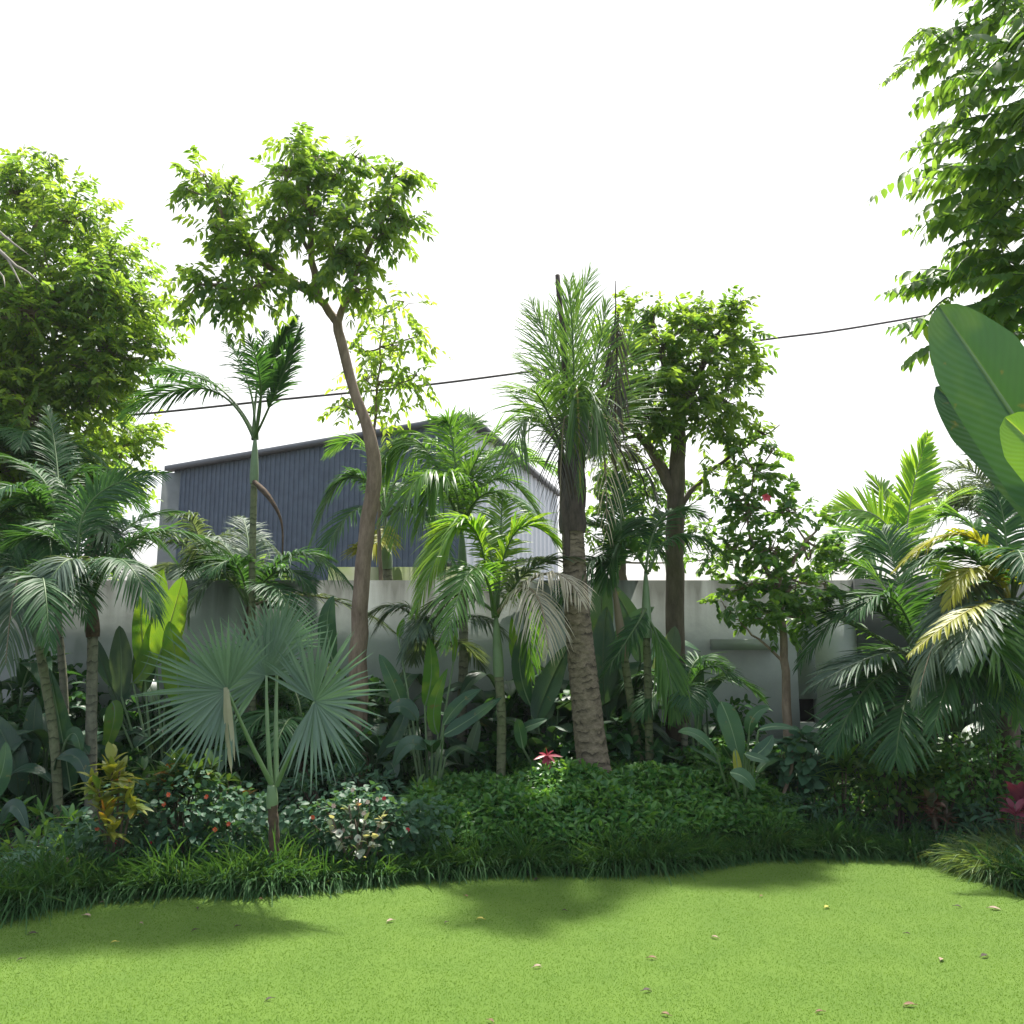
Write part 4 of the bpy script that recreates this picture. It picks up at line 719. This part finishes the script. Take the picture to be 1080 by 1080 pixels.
paddle_plant('dark big-leaved plant left of the coconut trunk behind the red bromeliad', 580, 7.5,
     [(565, 760, 580, 720, 600, 680, 7.4, .22, 'banana_dark', (-.3, -1, .5)), (560, 745, 548, 700, 556, 660, 7.5, .14, 'banana', f_), (550, 770, 560, 765, 578, 758, 7.2, .10, 'banana', (0, -1, .9)), (560, 720, 545, 690, 540, 650, 7.6, .12, 'banana_lime', (-.7, -1, 0)), (552, 790, 548, 770, 545, 758, 7.1, .1, 'banana', (0, -1, .9))], rnd=10, h=.95, L=.5, W=.2, seed=8)
paddle_plant('tall dark banana-like plant standing right behind the coconut trunk', 640, 7.7,
     [(640, 770, 636, 700, 640, 640, 7.7, .26, 'banana_dark', f_), (650, 720, 660, 670, 690, 640, 7.8, .2, 'banana', (.2, -1, .4)), (625, 690, 634, 650, 632, 590, 7.9, .22, 'banana_dark', f_), (690, 720, 705, 690, 712, 660, 7.9, .2, 'palm_grey', (0, -1, .2)), (675, 700, 668, 660, 640, 610, 7.9, .2, 'banana_dark', f_)], rnd=9, h=.9, L=.6, W=.22, seed=9, name='banana_plant', cat='banana plant')
paddle_plant('dark clump of wide leaves at the feet of the twin ringed stems', 705, 7.6, [], rnd=9, h=.6, L=.5, W=.18, seed=10)
paddle_plant('plant with long pointed leaves splayed like a star before the wall ledge', 745, 7.7,
     [(735, 780, 738, 730, 738, 690, 7.6, .08, 'banana', f_), (735, 745, 755, 720, 775, 705, 7.6, .08, 'banana', (0, -1, .6)), (725, 750, 720, 735, 722, 720, 7.6, .06, 'banana', f_), (745, 745, 730, 715, 722, 705, 7.7, .07, 'banana_dark', f_)], rnd=6, h=.7, L=.4, W=.10, mat='banana', seed=11, name='heliconia_plant')
paddle_plant('mid-green plant with long glossy oval leaves and one yellow-edged leaf, left of the thin stem', 785, 7.0,
     [(760, 740, 772, 770, 782, 812, 6.75, .17, 'banana', (.1, -1, .1)), (778, 790, 768, 770, 745, 725, 6.9, .12, 'banana', f_), (755, 795, 735, 775, 715, 772, 6.7, .10, 'banana', (0, -1, 1)), (790, 800, 805, 790, 815, 775, 6.6, .11, 'banana', (0, -1, .9)), (785, 795, 800, 800, 812, 803, 6.5, .08, 'banana', (0, -1, 1)), (770, 815, 785, 820, 796, 834, 6.45, .12, 'banana', (0, -1, .9)), (800, 770, 820, 766, 842, 770, 6.7, .06, 'banana', (0, -1, .8)), (790, 775, 795, 755, 812, 745, 6.8, .1, 'banana', f_),
      (775, 790, 778, 810, 779, 822, 6.6, .06, 'palm_yellow', (0, -1, 0))], rnd=6, h=.65, L=.36, W=.12, mat='banana', seed=12)
paddle_plant('dark low plant behind the shrub stem, under the vent in the wall', 850, 7.4, [], rnd=8, h=.5, L=.36, W=.13, seed=13)
paddle_plant('shaded plant with scattered glossy leaves left of the fan palm roses', 395, 7.3, [(398, 800, 420, 770, 428, 745, 7.1, .12, 'banana_dark', f_)], rnd=8, h=.7, L=.4, W=.15, seed=14)
paddle_plant('dark broad leaves low between the lime palm stem and canna', 500, 7.6, [(505, 760, 497, 790, 492, 812, 7.4, .1, 'palm_grey', f_)], rnd=9, h=.6, L=.45, W=.16, seed=15)

for k_, (px_, D_, h_, L_, W_, mt_, lab_) in enumerate([
    (5, 7.9, 1.1, .6, .2, 'banana', 'tall paddle-leaved plant against the wall behind the leaning far-left palm'),
    (120, 8.0, .8, .5, .17, 'banana_dark', 'dark broad-leaved clump between the pale-trunked palm and the lime leaves'),
    (255, 8.0, 1.1, .6, .2, 'banana', 'tall paddle-leaved plant mostly hidden behind the fan palm'),
    (300, 8.05, 1.0, .55, .18, 'banana_lime', 'light green paddle-leaved plant peeping between the fan palm leaves'),
    (365, 7.9, .8, .55, .18, 'banana', 'broad-leaved plant at the foot of the tall leaning tree'),
    (415, 8.0, .9, .5, .16, 'banana', 'paddle-leaved plant at the wall behind the canna'),
    (530, 8.0, .9, .55, .18, 'banana_dark', 'dark paddle-leaved plant at the wall behind the lime palm stem'),
    (598, 8.0, 1.0, .6, .2, 'banana_dark', 'tall dark leaves at the wall just left of the coconut trunk'),
    (668, 8.1, 1.1, .6, .2, 'banana', 'paddle-leaved plant at the wall behind the twin ringed stems'),
    (735, 8.05, .5, .45, .15, 'banana_dark', 'low dark leaves at the wall right of the forked tree trunk'),
    (815, 7.6, .3, .32, .12, 'banana', 'low mid-green leaves at the foot of the thin shrub stem'),
    (925, 7.6, .7, .45, .1, 'banana_dark', 'narrow dark leaves in the right corner under the sprawling palm'),
    (1010, 7.6, .8, .5, .12, 'banana_dark', 'narrow dark leaves behind the rusty plant at the right')]):
    paddle_plant(lab_, px_, D_, [], rnd=10, h=h_*1.2, L=L_*1.1, W=W_*1.15, mat=mt_, seed=60+k_)

# foreground banana plant at the right edge
bq = V(2.35, 2.75, 0)
root = thing('banana_plant', 'huge smooth banana leaves slanting in close at the right edge', 'banana plant', bq)
mb = MB(); tube(mb, smooth_path([bq, bq+V(.02, 0, .8), bq+V(-.03, 0, 1.55)], 12), np.linspace(.11, .07, 12), 14); mb.build('stem', M['shaft'], root)
top = bq+V(-.03, 0, 1.5)
a0 = at(1160, 620, 2.7)
paddle(root, at(1175, 600, 2.7), at(1080, 455, 2.6), at(990, 322, 2.6), .295, V(-.15, -1, -.1), 'banana', 3, top, ks=40, fold=.05, r=.02, wave=.012, blunt=.95)
paddle(root, at(1170, 610, 2.95), at(1078, 498, 2.85), at(987, 408, 2.85), .20, V(-.5, -.8, .1), 'banana_dark', 5, top, ks=40, fold=.35, r=.02, wave=.02, blunt=.95)
paddle(root, at(1180, 590, 2.3), at(1115, 500, 2.25), at(1060, 440, 2.25), .20, V(0, -1, .1), 'banana_lime', 6, top, ks=30, fold=.1, r=.014, wave=.012, blunt=.95)
for i, az in enumerate((-.4, .5, 1.4)):
    hd = V(math.cos(az), math.sin(az), 0); paddle(root, top+hd*.15+UP*.2, top+hd*.6+UP*.6, top+hd*1.2+UP*.5, .4, UP-hd*.3, 'banana', 20+i, top, ks=30, r=.02)

# ------------------------------------------------------------------ small shrubs
def rosette_shrub(label, px, D, heads, mat, L=.14, W=.045, n=14, seed=1, name='croton_shrub', cat='shrub', tm='ovate', extra=None, stemmat='bark_dark', up=.55):
    """heads: (px, py, D, scale)"""
    rng = np.random.default_rng(seed); b = base(px, D); root = thing(name, label, cat, b); lb = MB(); st = MB()
    for (hx_, hy, hd_, sc) in heads:
        c = at(hx_, hy, hd_); tube(st, bez(b+rng.normal(0, .02, 3)*V(1, 1, 0), (b+c)/2+V(0, 0, -.02), c, 7), np.linspace(.012, .006, 7), 5)
        k = n; an = rng.uniform(0, 6.28, k); el = rng.uniform(-.1, 1.3, k)*up*1.8; D_ = np.c_[np.cos(an)*np.cos(el), np.sin(an)*np.cos(el), np.sin(el)]
        P = c-UP*rng.uniform(0, .12, k)[:, None]*sc
        leaves(lb, P, D_, UP-D_*.3+rng.normal(0, .2, (k, 3)), L*sc*rng.uniform(.75, 1.15, k), W*sc*rng.uniform(.85, 1.15, k), .25, .25, tm, 0, np.clip(rng.random()*.5+rng.random(k)*.6, 0, 1))
    st.build('stem', M[stemmat], root); lb.build('foliage', M[mat], root); return root
def jit(rng, cx, cy, rx, ry, D, n, dd=.15):
    a = rng.uniform(0, 6.28, n); r = rng.random(n)**.5
    return [(cx+rx*r[i]*math.cos(a[i]), cy+ry*r[i]*math.sin(a[i]), D+rng.uniform(-dd, dd), rng.uniform(.8, 1.15)) for i in range(n)]
rng = np.random.default_rng(77)
rosette_shrub('golden yellow croton, brightest of the shrubs at the left', 120, 5.8, [(118, 802, 5.7, 1.15), (104, 832, 5.6, 1.05), (134, 828, 5.62, 1.1), (112, 852, 5.55, 1), (126, 812, 5.75, 1), (140, 845, 5.6, .9), (96, 818, 5.7, .8), (120, 868, 5.5, .8)], 'croton_gold', .15, .052, 16, 1)
rosette_shrub('green and orange croton between the golden croton and the fan palm', 190, 6.5, jit(rng, 185, 815, 42, 16, 6.1, 15)+[(222, 805, 6.0, 1)], 'croton_green', .16, .05, 15, 2)
rosette_shrub('spiky dark green croton tuft touching the fan palm stem', 245, 6.6, jit(rng, 240, 835, 22, 14, 6.55, 7), 'croton_green', .16, .035, 15, 3)
def leafy_bush(label, px, D, cx, cy, rx, ry, mat, n=900, L=.05, W=.035, seed=1, flowers=(), name='flowering_bush', cat='bush', dd=.28, tm='ovate', fmat='flower_red', fl_r=.013):
    rng = np.random.default_rng(seed); b = base(px, D); root = thing(name, label, cat, b); lb = MB(); st = MB()
    c = at(cx, cy, D); R = V(rx*D/F_PX, dd, ry*D/F_PX); d = rdir(rng, n); rad = rng.uniform(.3, 1.0, n)**.45
    lump = 1+.16*np.sin(d[:, 0]*7+seed)+.14*np.sin(d[:, 2]*8+2*seed+d[:, 1]*5)
    P = c+d*R*(rad*lump)[:, None]; P[:, 2] = np.maximum(P[:, 2], .03)
    Dv = nz(d*V(1, 1, .4)+rng.normal(0, .5, (n, 3))+V(0, -.2, .1)); leaves(lb, P, Dv, nz(UP*.8+d*.6+V(0, -.4, 0)+rng.normal(0, .35, (n, 3))), L*rng.uniform(.6, 1.2, n), W*rng.uniform(.7, 1.2, n), .25, .2, tm)
    for i in range(26):
        e = c+rdir(rng, 1)[0]*R*.85; e[2] = max(e[2], .1); tube(st, bez(b+rng.normal(0, .05, 3)*V(1, 1, 0), (b+e)/2+rng.normal(0, .03, 3), e, 6), np.linspace(.008, .003, 6), 4)
    st.build('stem', M['bark_dark'], root); lb.build('foliage', M[mat], root)
    for (fx, fy, fm) in flowers:
        fb = MB(); petals(fb, at(fx, fy, D-dd*.95), 6, fl_r*1.4, fl_r*1.1, rng); petals(fb, at(fx, fy, D-dd*.97), 5, fl_r, fl_r*.9, rng, open_=.5); fb.build('flower', M[fm], root)
    return root
leafy_bush('low rounded bush with blue-green leaves and tiny red blooms left of the fan palm stem', 190, 5.98, 190, 872, 88, 50, 'rose', 2300, .055, .04, 1, [(122, 888, 'flower_red'), (160, 887, 'flower_red'), (227, 875, 'flower_orange'), (241, 869, 'flower_orange'), (173, 848, 'flower_orange'), (218, 840, 'flower_orange'), (103, 874, 'flower_orange'), (178, 838, 'flower_orange')])
leafy_bush('low bush with cream and pink blooms right of the fan palm stem', 378, 6.05, 380, 872, 78, 38, 'rose', 1900, .055, .04, 2, [(405, 842, 'flower_red'), (330, 862, 'flower_orange'), (430, 875, 'flower_red'), (372, 833, 'flower_white'), (352, 850, 'flower_white'), (400, 870, 'flower_white'), (388, 846, 'flower_white'), (384, 858, 'flower_white'), (362, 876, 'flower_white'), (380, 889, 'flower_white'), (398, 843, 'flower_white'), (366, 882, 'flower_white'), (385, 868, 'flower_white')], dd=.25)
rosette_shrub('pale variegated caladium sprouting from the low bush right of the fan palm', 375, 5.9, [(368, 850, 5.75, 1.1), (358, 878, 5.7, 1), (378, 885, 5.68, 1), (385, 865, 5.72, 1), (395, 880, 5.74, .9), (350, 862, 5.75, .9), (404, 860, 5.8, .9), (378, 842, 5.85, 1)], 'caladium', .07, .045, 8, 8, 'caladium_plant', 'plant')
leafy_bush('dark bush with narrow leaves in shade behind the cream-flowered bush', 350, 6.8, 350, 840, 75, 32, 'rose', 1100, .08, .025, 9, [], 'leafy_bush', dd=.25)
rosette_shrub('bright green spiky plant low at the left end of the bed', 40, 6.0, [(40, 885, 5.9, 1.1), (25, 892, 5.9, 1), (60, 888, 5.85, 1), (10, 890, 5.9, .9), (48, 868, 6.0, .8)], 'shrub', .17, .03, 13, 10, 'leafy_plant', 'plant')
rosette_shrub('dark green tuft with red bud at the far left edge', 0, 6.4, [(5, 860, 6.4, 1.2), (20, 850, 6.5, 1), (-15, 850, 6.4, 1), (45, 855, 6.5, 1), (75, 862, 6.4, 1)], 'hedge', .2, .035, 14, 11, 'leafy_plant', 'plant', extra=1)
rosette_shrub('small tuft of long green leaves beside the canna foot, over the hedge end', 448, 6.6, [(440, 828, 6.6, 1), (456, 832, 6.55, 1), (448, 838, 6.5, .9)], 'shrub', .17, .035, 11, 12, 'leafy_plant', 'plant')
# bromeliad: red star flower
root = thing('bromeliad', 'star-shaped red bromeliad glowing in the shade left of the coconut trunk', 'plant', base(578, 6.95))
rng = np.random.default_rng(4); mb = MB(); c = at(577, 797, 6.95)
tube(mb, smooth_path([base(578, 6.95), c], 6), .008, 5); mb.build('stem', M['petiole_dark'], root)
mb = MB(); an = np.array([0.1, .9, 1.7, 2.6, 3.3, 4.3, 4.9, 5.6]); Dv = np.c_[np.cos(an), -.5*np.ones(8), np.sin(an)*.8]
leaves(mb, np.tile(c, (8, 1)), Dv, V(0, -.6, 1), [.13, .08, .10, .08, .12, .10, .12, .08], .035, .1, .3, 'ovate'); mb.build('bract', M['red'], root)
mb = MB(); an = rng.uniform(0, 6.28, 16); Dv = np.c_[np.cos(an), np.sin(an), .5+rng.random(16)]; leaves(mb, np.tile(base(578, 6.95)+V(0, 0, .1), (16, 1)), Dv, UP, .4, .04, .5, .3, 'strap'); mb.build('foliage', M['hedge'], root)

# right part of the bed
rng = np.random.default_rng(88)
rosette_shrub('bright green dracaena tuft in front of the dark right wall', 890, 7.1, [(888, 795, 7.0, 1.1), (893, 800, 6.95, 1), (878, 822, 7.0, .9)], 'shrub', .24, .03, 20, 1, 'dracaena_plant', 'plant', 'strap')
leafy_bush('loose bush with pale round leaves right of the dracaena tuft', 950, 7.0, 950, 815, 45, 38, 'shrub', 700, .07, .045, 5, [], 'leafy_bush', dd=.25)
leafy_bush('dark fine-leaved bush low in the right corner beneath the yellowing palm', 1040, 6.8, 1040, 815, 62, 42, 'hedge', 1500, .075, .03, 6, [], 'leafy_bush', dd=.3)
rosette_shrub('green leafy tuft with rusty lower leaves at the right of the bed', 985, 6.8, [(1000, 815, 6.7, 1), (985, 830, 6.65, 1), (1015, 825, 6.7, 1), (1003, 800, 6.8, .9)], 'shrub', .19, .045, 14, 13, 'leafy_plant', 'plant')
rosette_shrub('rusty brown and orange low plant at the right, under the green tuft', 992, 6.6, jit(rng, 990, 850, 26, 10, 6.6, 8), 'rust', .11, .045, 11, 14, 'croton_shrub')
rosette_shrub('maroon cordyline with broad pink-red leaves at the right edge', 1075, 6.2, [(1076, 842, 6.1, 1.2), (1070, 850, 6.05, 1), (1084, 832, 6.1, 1.1)], 'maroon', .16, .05, 13, 15, 'cordyline_plant', 'plant')
leafy_bush('fine dark shrub low behind the right lawn corner', 900, 7.15, 895, 850, 62, 30, 'hedge', 1500, .055, .022, 7, [], 'leafy_bush', dd=.22)
leafy_bush('glossy round-leaved climber at the foot of the thin leaning stem', 845, 7.15, 845, 805, 28, 32, 'banana_plainleaf' if 'banana_plainleaf' in M else 'rose', 260, .11, .075, 8, [], 'climbing_plant', 'plant', dd=.15)
mb = MB(); tube(mb, smooth_path([base(815, 7.0), at(822, 850, 7.0), at(834, 815, 7.05), at(836, 790, 7.1)], 8), np.linspace(.016, .012, 8), 6)
tag(mb.build('garden_stake', M['bark']), 'thin brown stick leaning in front of the dark corner', 'stick')

# ------------------------------------------------------------------ stuff: hedge, border, pale grass, undergrowth
rng = np.random.default_rng(99)
# groundcover hedge: mounded between lawn border and the palms
n = 26000
xx = rng.uniform(base(425, 6.6)[0], base(840, 6.9)[0], n); ey = edge_y(xx)
u = rng.random(n); yy = ey+.2+u*1.3
xpx = 540+xx/yy*F_PX
top = np.interp(xpx, [425, 450, 520, 600, 680, 760, 800, 860], [.28, .44, .46, .46, .54, .54, .42, .24])*(1+.10*np.sin(xx*4.3)+.08*np.sin(xx*9+yy*7)+.06*np.sin(yy*13))*np.sin(np.clip(u*2.2+.35, 0, 1.57))
zz = top*(1-.35*rng.random(n)**2.0); m_ = rng.random(n) < .25; zz[m_] = top[m_]*rng.random(m_.sum())
P = np.c_[xx, yy, zz]; Dv = nz(np.c_[rng.normal(0, .6, n), rng.normal(-.25, .6, n), rng.uniform(.1, 1.1, n)])
mb = MB(); leaves(mb, P, Dv, nz(UP+rng.normal(0, .4, (n, 3))+V(0, -.3, 0)), rng.uniform(.05, .12, n), rng.uniform(.018, .034, n), .35, .25, 'leaf3')
tag(mb.build('ground_cover_hedge', M['hedge']), 'glossy dark green low hedge of small pointed leaves around the coconut trunk', 'hedge', kind='stuff')
# strappy border along the lawn
n = 34000
xx = rng.uniform(-4.2, 4.6, n); ey = edge_y(xx); dpt = .40*rng.random(n)**1.2; yy = ey+dpt+.01
P = np.c_[xx, yy, np.zeros(n)]; clump = np.sin(xx*17+3*np.sin(xx*5))*.35
Dv = nz(np.c_[rng.normal(0, .45, n)+clump, rng.normal(-.35, .4, n)-.25*(dpt < .1), np.ones(n)])
hgt = np.interp(xx, [-4, -3, -1, 1, 2.2, 3, 4.5], [.38, .37, .34, .31, .31, .33, .33])
mb = MB(); leaves(mb, P, Dv, nz(V(0, 1, .3)+rng.normal(0, .4, (n, 3))), hgt*(1+.22*np.sin(xx*8.3+2*np.sin(xx*3.1))+.12*np.sin(xx*21))*rng.uniform(.55, 1.5, n), rng.uniform(.006, .012, n), rng.uniform(.3, 1.3, n), .3, 'blade', tint=np.clip(rng.beta(2, 2.4, n)+.1*(rng.random(n) < .04), 0, 1))
tag(mb.build('border_grass', M['border']), 'dark strappy border grass edging the lawn', 'grass', kind='stuff')
# pale grass clump at the right edge
n = 6500; a = rng.uniform(0, 6.28, n); r = rng.random(n)**.5
cx, cy = base(1160, 5.7)[:2]; P = np.c_[cx+.62*r*np.cos(a), cy+.32+.42*r*np.sin(a), np.zeros(n)+.02]
P[:, 1] = np.maximum(P[:, 1], edge_y(P[:, 0])+.01)
Dv = nz(np.c_[np.cos(a)*r*.9-.2+rng.normal(0, .3, n), np.sin(a)*r*.6-.4+rng.normal(0, .3, n), np.ones(n)*.9])
mb = MB(); leaves(mb, P, Dv, nz(V(0, 1, .3)+rng.normal(0, .4, (n, 3))), rng.uniform(.28, .5, n), rng.uniform(.005, .009, n), rng.uniform(.4, .9, n), .3, 'blade')
tag(mb.build('pale_grass_clump', M['pale_grass']), 'mound of pale arching grass at the right edge of the lawn', 'grass', kind='stuff')
# undergrowth filling the shade in front of the wall
n = 19000; xx = rng.uniform(-5.2, 5.4, n); yy = rng.uniform(7.2, 8.35, n); top = .66+.18*np.sin(xx*2.7)+.12*np.sin(xx*6.1+2); top = top*(1+.5*(yy > 7.85)-.75*((yy > 7.2) & (xx > 2.2) & (xx < 3.1))); P = np.c_[xx, yy, top*rng.random(n)**.7]
mb = MB(); leaves(mb, P, nz(rng.normal(0, .7, (n, 3))+V(0, -.3, .4)), nz(UP+rng.normal(0, .5, (n, 3))), rng.uniform(.08, .2, n), rng.uniform(.03, .07, n), .4, .2, 'ovate')
tag(mb.build('undergrowth', M['palm']), 'dark mixed undergrowth filling the shade below the wall', 'undergrowth', kind='stuff')
n = 16000; xx = np.r_[rng.uniform(-4.6, -.6, n//2), rng.uniform(1.9, 5, n-n//2)]; yy = edge_y(xx)+.3+rng.random(n)*1.5; top = .24+.08*np.sin(xx*5.7+yy*3)+.08*np.sin(xx*3.1+2)+.06*np.sin(yy*6); P = np.c_[xx, yy, top*rng.random(n)**.6]
mb = MB(); leaves(mb, P, nz(rng.normal(0, .7, (n, 3))+V(0, -.3, .5)), nz(UP+rng.normal(0, .5, (n, 3))), rng.uniform(.05, .13, n), rng.uniform(.014, .035, n), .4, .2, 'leaf3')
tag(mb.build('low_ground_cover', M['rose']), 'low dark leafy ground cover between the shrubs at both ends of the bed', 'ground cover', kind='stuff')
# foliage beyond the wall, low along its top
n = 9000; xx = np.r_[rng.uniform(-9, -2.6, n//2), rng.uniform(1.0, 9, n-n//2)]; yy = rng.uniform(9.0, 10.6, n); top = np.where(xx < 0, 2.3+.22*np.sin(xx*2.1), 2.1+.14*np.sin(xx*3.3)); P = np.c_[xx, yy, top*rng.random(n)**.35]
mb = MB(); leaves(mb, P, nz(rng.normal(0, .7, (n, 3))+V(0, 0, .3)), nz(UP+rng.normal(0, .5, (n, 3))), rng.uniform(.1, .2, n), rng.uniform(.03, .07, n), .3, .2, 'ovate')
tag(mb.build('far_undergrowth', M['shrub']), 'green scrub showing just above the garden wall', 'undergrowth', kind='stuff')

# ------------------------------------------------------------------ fallen leaves on the lawn
LIT = [(38, 986, 'litter_dark', .05, 'dark curled leaf near the left edge of the lawn'), (88, 967, 'litter_pale', .055, 'pale twig-like leaf in the left shade'), (110, 953, 'litter_pale', .03, 'small pale leaf closest to the left border grass'), (150, 976, 'litter_pale', .035, 'pale leaf on the edge of the left tree shade'), (207, 959, 'litter_dark', .045, 'dark leaf in the left shade below the flowering bush'),
       (208, 982, 'litter_dark', .035, 'small dark curled leaf between shade and sun at the left'), (252, 978, 'litter_dark', .03, 'tiny dark leaf below the fan palm'), (276, 950, 'litter_brown', .035, 'brown leaf next to the border grass below the fan palm'), (315, 948, 'litter_dark', .03, 'dark speck of a leaf right of the fan palm, beside the border'), (24, 1013, 'litter_dark', .03, 'tiny dark leaf in the left sun'),
       (123, 995, 'litter_yellow', .03, 'small yellow leaf at the rim of the left shade'), (415, 972, 'litter_pale', .055, 'pale pink leaf in the sun left of centre'), (472, 974, 'litter_dark', .03, 'small dark leaf in the sun, left of the yellow one'), (510, 971, 'litter_yellow', .045, 'yellow-green leaf on the lawn at centre'), (490, 946, 'litter_brown', .035, 'brown leaf at the tip of the centre shade'), (568, 928, 'litter_dark', .05, 'dark leaf right at the centre border grass'),
       (287, 1055, 'litter_dark', .035, 'dark leaf at the bottom left of the lawn'), (563, 1022, 'litter_pale', .045, 'pinkish leaf near the bottom centre'), (597, 962, 'litter_dark', .03, 'dark fleck of leaf right of the centre shade'), (757, 991, 'litter_pale', .045, 'pale leaf right of centre in the sun'), (684, 1012, 'litter_brown', .045, 'brown twig-like leaf right of bottom centre'), (678, 1047, 'litter_dark', .045, 'dark leaf near the bottom edge, right of centre'),
       (706, 1073, 'litter_brown', .04, 'brown leaf touching the bottom edge'), (802, 947, 'litter_brown', .035, 'brown leaf below the thin stick'), (870, 959, 'litter_yellow', .055, 'yellowish leaf on the far right half of the lawn'), (868, 1069, 'litter_brown', .035, 'small brown leaf low at the right'), (955, 986, 'litter_dark', .025, 'tiny dark leaf far right, midway'), (992, 1015, 'litter_pale', .055, 'pale pink leaf at the lower right'), (1035, 1011, 'litter_dark', .055, 'dark folded leaf at the lower right edge'),
       (965, 1062, 'litter_brown', .055, 'largest brown leaf at the bottom right'), (1007, 957, 'litter_dark', .04, 'dark leaf beside the right palm shadow'), (1043, 959, 'litter_pale', .07, 'long pale straw leaf at the far right'), (515, 1078, 'litter_brown', .04, 'brown leaf cut off by the bottom edge at centre')]
rng = np.random.default_rng(6)
for (px, py, mt, L, lab) in LIT:
    g = ground(px, py)+V(0, 0, .010); a = rng.uniform(-1, 1)+(math.pi if rng.random() < .5 else 0); d = V(math.cos(a), math.sin(a), rng.uniform(.05, .2))
    mb = MB(); leaves(mb, [g], [d], [UP+V(0, -.2, 0)], [L*.85], [L*.36], .15, .5, 'ovate'); tube(mb, np.array([g-d*.012, g+d*L*.3, g+d*L*.9-UP*.3*L]), .0012, 4, cap=False)
    tag(mb.build('fallen_leaf', M[mt]), lab, 'leaf', 'fallen leaves on the lawn')

# ------------------------------------------------------------------ air
m, n, l = new_mat('haze_air'); pv = n.new('ShaderNodeVolumePrincipled'); pv.inputs['Color'].default_value = (.93, .98, 1, 1); pv.inputs['Density'].default_value = HAZE; pv.inputs['Anisotropy'].default_value = .3
out = n.new('ShaderNodeOutputMaterial'); l.new(pv.outputs[0], out.inputs['Volume'])
mb = MB(); box(mb, (-420, -420, -1.2), (420, 420, 8.5)); tag(mb.build('haze', m, smooth=False), 'thin bright haze in the humid air over the garden', 'haze', kind='stuff')
